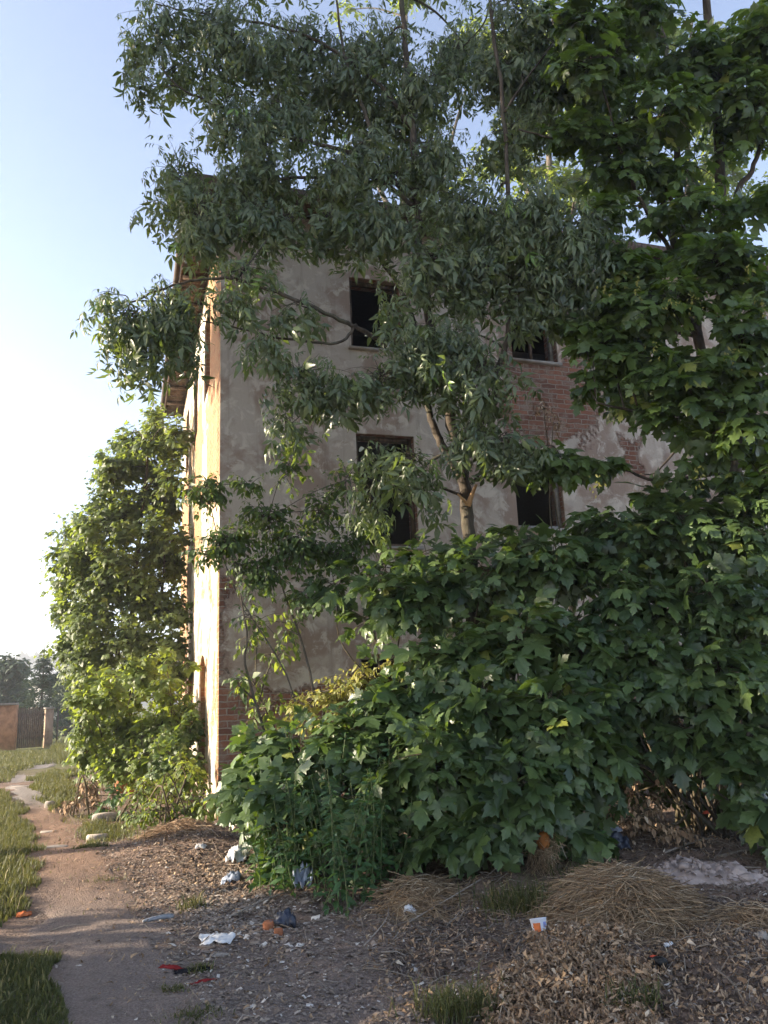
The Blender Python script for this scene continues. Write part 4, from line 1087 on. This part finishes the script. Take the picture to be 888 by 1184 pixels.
# single tufts
TUFT = [(530, 1165, 'dry pale grass tuft in the bottom centre of the trodden dirt', 38, .16, 420), (736, 1165, 'sparse green grass tuft left of the crushed black can', 24, .13, 160), (232, 1115, 'small dark grass tuft right of the red rag', 11, .06, 140),
        (200, 1137, 'flat little grass tuft below the red rag', 15, .05, 160), (225, 1170, 'wide low grass tuft at the bottom edge of the trodden path', 28, .05, 260), (222, 1045, 'thin dry weed tuft beside the grey plastic strip', 14, .12, 110), (600, 1060, 'long limp green grass clump left of the straw heap', 40, .22, 420),
        (120, 1020, 'low mossy grass tuft on the reddish path edge', 20, .04, 220), (680, 1030, 'green grass fringe behind the straw heap under the bush', 30, .18, 220)]
for px, py, lab, wpx, h, n in TUFT:
    c = on(px, py); r = wpx * c[1] * 1.06 / FPX
    X = c[0] + rng.normal(size=n) * r * .5; Y = c[1] + rng.normal(size=n) * r * .4
    mb = MB(); blades(mb, X, Y, h, .0035, .9, np.clip(rng.normal(.6, .3, n), 0, 1))
    tag(mb.build('grass_tuft', M['grass'], loc=c), lab, 'grass tuft', 'single grass tufts on the dirt')

# chips of plaster, brick and stone trodden into the ground
CH = np.array([[-.5, -.35, 0], [.45, -.4, .05], [.55, .3, 0], [-.35, .45, .08], [-.05, 0, .38]]); CHF = np.array([[0, 1, 4], [1, 2, 4], [2, 3, 4], [3, 0, 4]])


def chips(mb, X, Y, smin, smax, tone=None, flatv=0.7):
    n = len(X); Z = hgt(X, Y) + .006; a = rng.uniform(0, 6.28, n); tip = np.stack([np.cos(a), np.sin(a), rng.normal(size=n) * .25], 1); nor = np.stack([rng.normal(size=n) * .3, rng.normal(size=n) * .3, np.full(n, 1)], 1)
    S = smin + (smax - smin) * rng.random(n) ** 3
    mb.inst((CH * [1, .7, flatv], CHF), np.stack([X, Y, Z], 1), tip, nor, S, rng.random(n) if tone is None else tone)


mb = MB()
for poly, n, a, b in (([(180, 1020), (330, 1000), (440, 1080), (560, 1120), (560, 1230), (240, 1230), (170, 1100)], 6500, .006, .035), ([(60, 960), (150, 960), (300, 1000), (330, 1070), (200, 1080), (120, 1010)], 2600, .006, .04),
                      ([(230, 1030), (330, 1040), (330, 1085), (230, 1085)], 700, .012, .055), ([(560, 1050), (888, 1010), (960, 1230), (540, 1230)], 2600, .006, .03), ([(430, 1060), (600, 1040), (600, 1180), (450, 1180)], 1500, .006, .03),
                      ([(40, 945), (80, 945), (200, 1050), (270, 1200), (60, 1200), (45, 1000)], 1800, .005, .026)):
    X, Y = scatter(poly, n * 2, .2); chips(mb, X, Y, a, b)
for poly, n, a, b in (([(120, 1060), (440, 1060), (600, 1200), (100, 1200)], 900, .015, .06), ([(200, 1030), (360, 1040), (400, 1090), (230, 1090)], 420, .02, .075), ([(560, 1050), (900, 1010), (960, 1230), (540, 1230)], 700, .014, .05)):
    X, Y = scatter(poly, n, .3); chips(mb, X, Y, a, b, np.clip(rng.normal(.6, .3, n), 0, 1), .35)
tag(mb.build('gravel', M['chips']), 'pale stone and plaster chips trodden into the dirt', 'gravel', kind='stuff')
mb = MB()
for poly, n, a, b in (([(440, 1060), (600, 1060), (600, 1110), (450, 1130)], 1500, .015, .055), ([(740, 1060), (888, 1040), (960, 1200), (730, 1200)], 1800, .012, .06), ([(180, 970), (300, 960), (340, 1040), (200, 1040)], 900, .012, .06), ([(560, 985), (888, 975), (888, 1020), (600, 1030)], 900, .015, .05)):
    X, Y = scatter(poly, n, .2); chips(mb, X, Y, a, b, flatv=1.3)
tag(mb.build('soil_crumbs', M['clod']), 'dark crumbly soil clods on the bank', 'soil', kind='stuff')

# fallen leaves
mb = MB(); L = Leaves()
CURL = [leaflet(.22, .7), leaflet(.16, -.6), leaflet(.3, 1.0)]


def dead(X, Y, dz, smin, smax):
    for x, y in zip(X, Y):
        a = rng.uniform(0, 6.28)
        L.add(np.array([x, y, float(hgt(x, y)) + abs(rng.normal()) * dz + .008]), np.array([math.cos(a), math.sin(a), rng.normal() * .5]), UP + rng.normal(size=3) * .5, rng.uniform(smin, smax), rng.random())


for poly, n, dz in (([(590, 1110), (660, 1085), (735, 1095), (760, 1140), (740, 1240), (570, 1240)], 9500, .028), ([(760, 1090), (888, 1060), (960, 1230), (760, 1230)], 2200, .012), ([(150, 970), (290, 950), (340, 1040), (180, 1020)], 900, .015),
                    ([(400, 1060), (600, 1030), (600, 1200), (440, 1200)], 1600, .012), ([(650, 960), (888, 950), (888, 1000), (700, 1010)], 900, .03), ([(60, 960), (300, 1000), (400, 1200), (120, 1200)], 1300, .006)):
    X, Y = scatter(poly, n, .15); dead(X, Y, dz, .014, .046)
L.into(mb, CURL); tag(mb.build('leaf_litter', M['dead_leaf']), 'curled brown fallen leaves and husks in front of the straw heap', 'leaf litter', kind='stuff')


# straw heaps
def heap(name, lab, c, rx, ry, h, n, ln, mat, cat='straw heap', r=.0022):
    mb = MB(); u = np.linspace(0, 1, 9); core = []
    for i, q in enumerate(u):
        for a in np.linspace(0, 2 * math.pi, 20, endpoint=False):
            k = 1 + .18 * math.sin(3 * a + 1) + .1 * rng.normal()
            x, y = c[0] + rx * q * k * math.cos(a), c[1] + ry * q * k * math.sin(a)
            core.append((x, y, float(hgt(x, y)) - .02 + h * .8 * (1 - q * q) ** 1.2 + rng.normal() * .012))
    idx = [[i * 20 + j, i * 20 + (j + 1) % 20, (i + 1) * 20 + (j + 1) % 20, (i + 1) * 20 + j] for i in range(8) for j in range(20)]
    o = None; st = MB()
    st.add(core, idx, 0.15)
    for _ in range(n):
        q = math.sqrt(rng.random()) * 1.0 * (1 + (0.55 * rng.random() ** 2 if rng.random() < .35 else 0)); a = rng.uniform(0, 6.28); x, y = c[0] + rx * q * math.cos(a), c[1] + ry * q * math.sin(a)
        z = float(hgt(x, y)) + h * max(0, 1 - q * q) ** 1.2 + rng.random() * .03
        th = rng.normal() * .9 + (0 if rng.random() < .5 else a); l = ln * rng.uniform(.4, 1.3)
        d = np.array([math.cos(th), math.sin(th), rng.normal() * .18]) * l / 2; p = np.array([x, y, z]); dn = UP * l * rng.uniform(.0, .22)
        P3 = [p - d - dn, p + rng.normal(size=3) * .01, p + d - dn]
        for e in (0, 2):
            P3[e][2] = max(P3[e][2], float(hgt(P3[e][0], P3[e][1])) + .004)
        st.tube(smooth_path(P3, 2), r * rng.uniform(.6, 1.6), 3, rng.random(), cap=False)
    tag(st.build(name, mat, loc=(c[0], c[1], float(hgt(c[0], c[1])))), lab, cat); return o


heap('straw_heap', 'rounded heap of dry golden straw in front of the pale rubble', on(715, 1062), .52, .66, .24, 3600, .30, M['straw'])
heap('straw_heap', 'small thin straw heap at the right edge of the dirt', on(868, 1075), .26, .2, .05, 260, .22, M['straw'])
heap('straw_heap', 'low heap of dry stalks and roots left of the long grass', on(485, 1050), .34, .4, .10, 520, .26, M['straw'])
heap('straw_heap', 'reddish dry grass heap on the bank by the house corner', on(205, 975), .42, .45, .10, 520, .26, M['dead_leaf'])
# loose sticks
ST = [((822, 1130), (868, 1178), .006, 'thin pale straight stick lying at the bottom right'), ((828, 1003), (905, 992), .016, 'thick grey branch lying behind the pale rubble'), ((770, 1003), (850, 975), .010, 'thin grey branch crossing behind the pale rubble'),
      ((262, 1062), (330, 1040), .007, 'dry brown stick by the white rags'), ((470, 1070), (560, 1040), .006, 'thin bent stick under the long grass'), ((340, 1075), (280, 1070), .006, 'short dark stick beside the black crumpled plastic'), ((480, 1125), (400, 1120), .004, 'thin pale twig in the middle of the dirt'),
      ((420, 1090), (450, 1062), .005, 'curved pale root under the nettles'), ((58, 1073), (105, 1068), .006, 'straight stick lying on the grey path'), ((800, 1020), (880, 1010), .008, 'brown branch resting on the pale rubble'), ((240, 1010), (300, 990), .006, 'crooked twig on the bank by the corner')]
for (a, b, r, lab) in ST:
    A, B = on(*a, .012), on(*b, .02); m = (A + B) / 2; m[2] = max(float(hgt(m[0], m[1])) + .02, m[2] + .02); m = m + rng.normal(size=3) * [.03, .03, 0]
    mb = MB(); Pp = smooth_path([A, m, B], 6); mb.tube(Pp, np.linspace(r, r * .6, len(Pp)), 6, rng.random(), wob=.15)
    tag(mb.build('stick', M['stick'], loc=A), lab, 'stick', 'loose sticks on the ground')
# loose twigs and straws on the bank
mb = MB()
for poly, n, ln in (([(180, 965), (330, 960), (350, 1040), (200, 1040)], 260, .22), ([(400, 1055), (600, 1030), (620, 1130), (440, 1130)], 260, .2), ([(700, 960), (888, 960), (888, 1000), (720, 1010)], 260, .3), ([(560, 1060), (888, 1030), (940, 1220), (560, 1220)], 420, .16), ([(100, 1030), (400, 1040), (560, 1200), (180, 1200)], 160, .1)):
    X, Y = scatter(poly, n, .2)
    for x, y in zip(X, Y):
        a = rng.uniform(0, 6.28); l = ln * rng.uniform(.3, 1.1); e = np.array([x + l * math.cos(a), y + l * math.sin(a)]); A = np.array([x, y, float(hgt(x, y)) + .006]); B = np.array([e[0], e[1], float(hgt(*e)) + rng.random() * .05 + .006])
        mb.tube([A, (A + B) / 2 + rng.normal(size=3) * .015 + UP * .012, B], rng.uniform(.0012, .004), 3, rng.random(), cap=False)
tag(mb.build('twig_litter', M['stick']), 'thin broken twigs and stalks strewn over the bank', 'twigs', kind='stuff')

# ------------------------------------------------------------------ pale rubble pile
def blob(mb, c, rx, ry, rz, nz=.25, n=10, m=7, tone=None):
    V = []
    for i in range(m + 1):
        th = math.pi * i / m
        for j in range(n):
            a = 2 * math.pi * j / n; k = 1 + nz * rng.normal() * .6
            V.append((c[0] + rx * math.sin(th) * math.cos(a) * k, c[1] + ry * math.sin(th) * math.sin(a) * k, c[2] + rz * math.cos(th) * k))
    F = [[i * n + j, i * n + (j + 1) % n, (i + 1) * n + (j + 1) % n, (i + 1) * n + j] for i in range(m) for j in range(n)]
    mb.add(V, F, tone)


rc = on(800, 1028); mb = MB()
nu_, nv_ = 44, 18; V = []
for i in range(nu_ + 1):
    for j in range(nv_ + 1):
        u = i / nu_ * 2 - 1; v = j / nv_ * 2 - 1
        x = rc[0] + u * .62 + .05 * float(vnoise(v * 3, u * 4)); y = rc[1] + v * .27 + .06 * float(vnoise(u * 3, 7.7))
        q = max(0, 1 - (u * u + v * v)); V.append((x, y, float(hgt(x, y)) - .015 + .10 * q ** .7 + (.035 * float(vnoise(u * 11, v * 6)) + .02 * float(vnoise(u * 23, v * 12))) * min(1, 3 * q)))
mb.add(V, [[i * (nv_ + 1) + j, (i + 1) * (nv_ + 1) + j, (i + 1) * (nv_ + 1) + j + 1, i * (nv_ + 1) + j + 1] for i in range(nu_) for j in range(nv_)])
for _ in range(10):
    u, v = rng.uniform(-1, 1, 2); x, y = rc[0] + u * .62, rc[1] + v * .26; s = rng.uniform(.012, .045)
    blob(mb, (x, y, float(hgt(x, y)) + .09 * max(0, 1 - u * u - v * v) ** .7), s * 1.3, s, s * .7, .35, 7, 5)
X = rc[0] + rng.normal(size=420) * .34; Y = rc[1] + rng.normal(size=420) * .17; n = len(X)
q_ = np.clip(1 - ((X - rc[0]) / .62) ** 2 - ((Y - rc[1]) / .27) ** 2, 0, 1) ** .7 * .10
mb.inst((CH * [1, .8, 1.0], CHF), np.stack([X, Y, hgt(X, Y) + q_ + .002], 1), rng.normal(size=(n, 3)), rng.normal(size=(n, 3)) * .5 + UP, .012 + .06 * rng.random(n) ** 3, np.full(n, .5))
tag(mb.build('rubble_pile', M['sand'], loc=rc), 'pale pinkish heap of crumbled plaster behind the straw', 'rubble pile')


# ------------------------------------------------------------------ rubbish
def crumple(name, lab, cat, px, py, w, d, h, mat, nz=.5, group=None, n=14, flatten=1.0, rz=0.0, loc=None, build=True):
    """crumpled sheet: a small grid folded up and down, two sided"""
    c = on(px, py) if loc is None else loc; mb = MB(); V = []
    s1, s2 = rng.uniform(0, 99, 2); ca, sa = math.cos(rz), math.sin(rz)
    for i in range(n + 1):
        for j in range(n + 1):
            u = i / n * 2 - 1; v = j / n * 2 - 1
            k = 1 + .25 * float(vnoise(u * 2 + s1, v * 2)); x, y = u * w / 2 * k, v * d / 2 * (1 + .3 * float(vnoise(u * 2, v * 2 + s2)))
            f = abs(float(vnoise(u * 3.2 + s1, v * 3.2 + s2))) + .5 * abs(float(vnoise(u * 7 + s2, v * 7)))
            z = h * (nz * f + (1 - nz) * max(0, 1 - u * u) * max(0, 1 - v * v))
            X_, Y_ = c[0] + x * ca - y * sa, c[1] + x * sa + y * ca
            V.append((X_, Y_, float(hgt(X_, Y_)) + .004 + z))
    mb.add(V, [[i * (n + 1) + j, (i + 1) * (n + 1) + j, (i + 1) * (n + 1) + j + 1, i * (n + 1) + j + 1] for i in range(n) for j in range(n)])
    o = mb.build(name, mat, loc=c, smooth=False)
    so = o.modifiers.new('thickness', 'SOLIDIFY'); so.thickness = .003
    return tag(o, lab, cat, group)


crumple('white_rag', 'crumpled white rag lying alone on the grey dirt', 'rag', 250, 1084, .22, .16, .05, M['white_bag'])
crumple('plastic_bag', 'torn white plastic bag half under the nettles by the corner', 'plastic bag', 275, 1000, .20, .34, .14, M['white_bag'])
crumple('plastic_bag', 'small scrap of white plastic left of the torn bag', 'plastic bag', 232, 993, .10, .10, .04, M['white_bag'])
crumple('plastic_bag', 'grey blue crumpled bag edge under the front weeds', 'plastic bag', 268, 1022, .17, .16, .09, M['grey_bag'])
crumple('plastic_bag', 'blue grey patterned bag tangled in the nettles', 'plastic bag', 350, 1037, .16, .15, .20, M['grey_bag'], .8)
crumple('plastic_bag', 'dark bag with a pale silver flap beside the dry brushwood', 'plastic bag', 712, 1003, .26, .22, .17, M['dark_bag'], .6)
crumple('foil_flap', 'pale silver flap of foil on top of the dark bag', 'foil', 708, 984, .18, .10, .05, M['grey_bag'], .6, loc=on(712, 1003) + [0, 0, .0]).location.z += .15
crumple('plastic_bag', 'little white crumpled paper on the straw below the nettles', 'paper', 475, 1063, .08, .07, .05, M['white_bag'])
crumple('torn_card', 'torn pale grey card lying by the white rag', 'card', 255, 1096, .12, .07, .015, M['slab'])
crumple('orange_wrapper', 'bright orange wrapper on the grass edge at the left', 'wrapper', 27, 1052, .12, .10, .03, M['orange'], rz=.5)
o = crumple('cloth_strip', 'twisted black and red cloth strip on the grey path', 'cloth', 222, 1115, .22, .07, .03, M['black_cloth'])
crumple('red_trim', None, None, 200, 1114, .16, .035, .03, M['red_cloth'])
rt = bpy.data.objects['red_trim']; rt.parent = o; rt.matrix_parent_inverse = Matrix.Translation(-o.location)
crumple('red_ribbon', 'thin faded red strip below the black cloth', 'ribbon', 235, 1128, .14, .02, .02, M['red_cloth'], rz=.2)

# dented grey strip
A, B = on(165, 1063, .012), on(200, 1057, .018); mb = MB(); Pp = smooth_path([A, (A + B) / 2 + UP * .01, B], 5); mb.tube(Pp, np.linspace(.014, .02, len(Pp)), 8, wob=.2)
tag(mb.build('plastic_strip', M['greymetal'], loc=A), 'flat grey plastic strip lying across the dirt path', 'plastic strip')


def stone(name, lab, cat, px, py, w, d, h, mat, rz=0, group=None, sink=.01, nz=.12):
    c = on(px, py); mb = MB(); n = 9; ring = []
    for lev, k in ((-.02, 1.0), (h * .75, .98), (h, .86)):
        for j in range(n):
            a = 2 * math.pi * j / n; sq = 1 / max(abs(math.cos(a)), abs(math.sin(a))) ** .65
            r_ = sq * k * (1 + nz * math.sin(j * 2.3 + px)); x, y = w / 2 * r_ * math.cos(a), d / 2 * r_ * math.sin(a)
            ring.append((c[0] + x * math.cos(rz) - y * math.sin(rz), c[1] + x * math.sin(rz) + y * math.cos(rz), c[2] + lev + rng.normal() * .004))
    mb.add(ring, [[i * n + j, i * n + (j + 1) % n, (i + 1) * n + (j + 1) % n, (i + 1) * n + j] for i in range(2) for j in range(n)])
    mb.N.append([2 * n + j for j in range(n)])
    return tag(mb.build(name, mat, loc=c), lab, cat, group)


stone('stone_slab', 'flat pale slab across the reddish path', 'stone', 60, 984, .40, .16, .025, M['slab'], .1)
stone('stone_slab', 'smaller flat pale slab farther up the path', 'stone', 55, 964, .20, .13, .02, M['slab'])
stone('stone_slab', 'pale strip of stone across the narrow far path', 'stone', 27, 910, .5, .16, .03, M['slab'])
stone('broken_brick', 'orange broken brick half hidden in the green by the olive shrub', 'brick', 144, 915, .34, .2, .26, M['brickbit'], .4)
stone('broken_brick', 'small orange brick bit beside the black crumpled plastic', 'brick', 311, 1071, .08, .07, .06, M['brickbit'])
stone('broken_brick', 'tiny brick crumb in front of the black plastic', 'brick', 322, 1078, .06, .05, .03, M['brickbit'])
stone('stone_lump', 'grey stone lump on the bank left of the corner', 'stone', 120, 947, .34, .2, .11, M['slab'], .5)
stone('stone_lump', 'rough pale stone on the path side of the green bush', 'stone', 112, 972, .24, .14, .06, M['slab'], .2)
stone('stone_lump', 'small pale stone at the far left path bend', 'stone', 57, 935, .16, .12, .10, M['slab'])
# leaning pale board at the corner
c = on(262, 968); mb = MB(); d = unit(on(250, 968) - c)
a = at(247, 968, 10.0); b = at(268, 945, 10.15); a[2] = float(hgt(a[0], a[1])) + .0
wv = np.array([.11, .03, 0]); V = np.array([a, a + wv, b + wv * .8, b]); V = np.concatenate([V, V + [0.0, .03, .012]])
mb.add(V, [[0, 1, 2, 3], [7, 6, 5, 4], [0, 4, 5, 1], [1, 5, 6, 2], [2, 6, 7, 3], [3, 7, 4, 0]])
tag(mb.build('board', M['white_bag'], loc=a), 'pale flat board leaning at the foot of the house corner', 'board')
crumple('plastic_bag', 'black crumpled plastic lying in front of the nettles by the brick bits', 'plastic bag', 330, 1068, .17, .15, .12, M['dark_bag'], .45)
# drinking cup / yoghurt pot lying on its side
c = on(627, 1099); root = thing('paper_cup', 'white and orange paper cup standing tilted on the leaf litter', 'cup', c)
R_ = rotz(.3) @ rotx(-.25) @ rotz(.1)


def lathe(mb, prof, n, R_, o, sect=None, tone=None):
    V = []
    for r_, z in prof:
        for j in range(n + 1):
            a = (sect[0] + (sect[1] - sect[0]) * j / n) if sect else 2 * math.pi * j / n
            V.append(R_ @ np.array([r_ * math.cos(a), r_ * math.sin(a), z]) + o)
    mb.add(V, [[i * (n + 1) + j, i * (n + 1) + j + 1, (i + 1) * (n + 1) + j + 1, (i + 1) * (n + 1) + j] for i in range(len(prof) - 1) for j in range(n)], tone)


mb = MB(); lathe(mb, [(.0, .001), (.040, .002), (.043, .03), (.052, .105), (.055, .107), (.052, .104), (.041, .03), (.0, .012)], 28, R_, c); mb.build('cup_body', M['white_paper'], root, True)
mb = MB(); lathe(mb, [(.0436, .03), (.0500, .082)], 10, R_, c, (3.35, 4.35)); mb.build('orange_print', M['orange'], root)
mb = MB(); lathe(mb, [(.047, .055), (.0507, .085)], 8, R_, c, (4.75, 5.25)); mb.build('blue_print', plain('blue_print', (.25, .30, .62), .6), root)
# crushed can / packet
c = on(762, 1126); root = thing('crushed_can', 'crushed black drink can with red patch and white printed letters', 'can', c)
R_ = rotz(.35) @ rotx(math.pi / 2 * .92); o_ = c + UP * .035
mb = MB(); lathe(mb, [(.0, -.060), (.026, -.060), (.033, -.050), (.031, -.02), (.033, .01), (.032, .045), (.027, .058), (.0, .056)], 22, R_ @ np.diag([1, .8, 1]), o_); mb.build('can_body', M['black_print'], root, True)
mb = MB(); lathe(mb, [(.0335, -.040), (.0328, -.012)], 10, R_ @ np.diag([1, .8, 1]), o_, (.3, 2.2)); mb.build('red_patch', M['red_print'], root)
mb = MB()
for k, z in enumerate((.004, .020, .036)):
    for s0, s1 in ((.5, .62), (.74, .86), (.98, 1.1)) if k != 1 else ((.5, 1.1),):
        lathe(mb, [(.0342, z - .006), (.0342, z + .006)], 5, R_ @ np.diag([1, .8, 1]), o_, (s0, s1 + .06))
mb.build('lettering', M['white_paper'], root)
crumple('torn_foil', 'torn black and white wrapper scrap behind the crushed can', 'wrapper', 776, 1108, .09, .06, .03, M['white_bag'])
crumple('black_film', 'black plastic film scrap under the crushed can', 'plastic film', 758, 1131, .15, .08, .012, M['black_cloth'])
# orange rind / gourd in its dry grass nest
c = at(628, 972, 6.75); c2 = np.array([c[0], c[1], c[2] - .10])
mb = MB(); st = MB()
blob(mb, c, .058, .055, .07, .05, 16, 10)
for _ in range(170):
    a = rng.uniform(0, 6.28); p = c + np.array([.10 * math.cos(a), .06 * math.sin(a) + .03, .10 * math.sin(a * 1.0 + .3)]) + rng.normal(size=3) * .03
    if abs(p[0] - c[0]) < .03 and p[1] < c[1] + .02 and abs(p[2] - c[2]) < .035: continue
    d = rdir() * .10; d[2] -= .03
    st.tube([p - d, p, p + d - UP * .02], .0018, 3, rng.random(), cap=False)
o = mb.build('orange_gourd', M['amber'], loc=c, smooth=True); tag(o, 'round orange fruit caught in dry grass under the maple thicket', 'fruit')
o2 = st.build('dry_nest', M['straw'], loc=c); tag(o2, 'ragged ball of dry grass wrapped around the orange fruit', 'dry grass')
gs = MB()
for _ in range(60):
    p = c + np.array([rng.normal() * .05, rng.normal() * .03 + .02, -.06]); gs.tube([p, p + [rng.normal() * .03, .0, -.12], [p[0] + rng.normal() * .06, p[1] + rng.normal() * .04, float(hgt(p[0], p[1]))]], .002, 3, rng.random(), cap=False)
gs.build('hanging_stalks', M['straw'], o2)
crumple('red_scrap', 'small bright red scrap glowing in the dark hollow on the right', 'scrap', 820, 985, .05, .05, .04, M['red_print'], loc=on(822, 985)).location.z += .22
crumple('grey_card', 'bent grey card piece at the right edge of the dirt', 'card', 884, 1098, .07, .09, .06, M['slab'])

# ------------------------------------------------------------------ air
mb = MB(); mb.box((-700, -60, -2.0), (500, 760, 46.0)); hm = bpy.data.materials.new('haze'); hm.use_nodes = True; ht = hm.node_tree; ht.nodes.clear()
hv = ht.nodes.new('ShaderNodeVolumePrincipled'); hv.inputs['Color'].default_value = (.86, .90, .96, 1); hv.inputs['Density'].default_value = 0.0012; hv.inputs['Anisotropy'].default_value = 0.35
ho = ht.nodes.new('ShaderNodeOutputMaterial'); ht.links.new(hv.outputs[0], ho.inputs['Volume'])
tag(mb.build('haze', hm), kind='stuff')

# ------------------------------------------------------------------ camera, sky, sun
cam = bpy.data.cameras.new('camera'); co = bpy.data.objects.new('camera', cam); COL.objects.link(co)
m4 = np.eye(4); m4[:3, :3] = CAM; m4[:3, 3] = (0, 0, EYE); co.matrix_world = Matrix(m4.tolist())
cam.sensor_fit = 'VERTICAL'; cam.sensor_height = 24.0; cam.lens = 24.0 * FPX / 1184; cam.clip_start = .05; cam.clip_end = 3000
scn.camera = co

w = bpy.data.worlds.new('World'); scn.world = w; w.use_nodes = True; nt = w.node_tree; nt.nodes.clear()
sky = nt.nodes.new('ShaderNodeTexSky'); sky.sky_type = 'NISHITA'; sky.sun_disc = False; sky.sun_elevation = SUN_EL
sky.sun_rotation = SUN_AZ; sky.air_density = 1.0; sky.dust_density = 0.9; sky.ozone_density = 0.5; sky.air_density = 0.75
bg = nt.nodes.new('ShaderNodeBackground'); bg.inputs['Strength'].default_value = 0.12; ou = nt.nodes.new('ShaderNodeOutputWorld')
hs = nt.nodes.new('ShaderNodeHueSaturation'); hs.inputs['Saturation'].default_value = 0.86; tn = nt.nodes.new('ShaderNodeMix'); tn.data_type = 'RGBA'; tn.blend_type = 'MULTIPLY'; tn.inputs[0].default_value = 1.0; tn.inputs[7].default_value = (1.03, .985, 1.0, 1)
nt.links.new(sky.outputs[0], hs.inputs['Color']); nt.links.new(hs.outputs[0], tn.inputs[6]); nt.links.new(tn.outputs[2], bg.inputs['Color']); nt.links.new(bg.outputs[0], ou.inputs['Surface'])

sl = bpy.data.lights.new('sun', 'SUN'); sl.energy = 4.6; sl.angle = math.radians(.55); sl.color = (1.0, .86, .67)
so = bpy.data.objects.new('sun', sl); COL.objects.link(so)
sd = Vector((math.sin(SUN_AZ) * math.cos(SUN_EL), math.cos(SUN_AZ) * math.cos(SUN_EL), math.sin(SUN_EL)))
so.rotation_euler = sd.to_track_quat('Z', 'Y').to_euler(); so.location = sd * 50

vs = scn.view_settings; scn.display_settings.display_device = 'sRGB'
vs.view_transform = 'Standard'; vs.look = 'None'; vs.exposure = 2.08; vs.gamma = 1.0
cy = scn.cycles; cy.use_denoising = True; cy.max_bounces = 7; cy.diffuse_bounces = 4; cy.transmission_bounces = 4; cy.glossy_bounces = 2; cy.transparent_max_bounces = 4
cy.use_adaptive_sampling = True; cy.adaptive_threshold = 0.02; cy.sample_clamp_indirect = 4
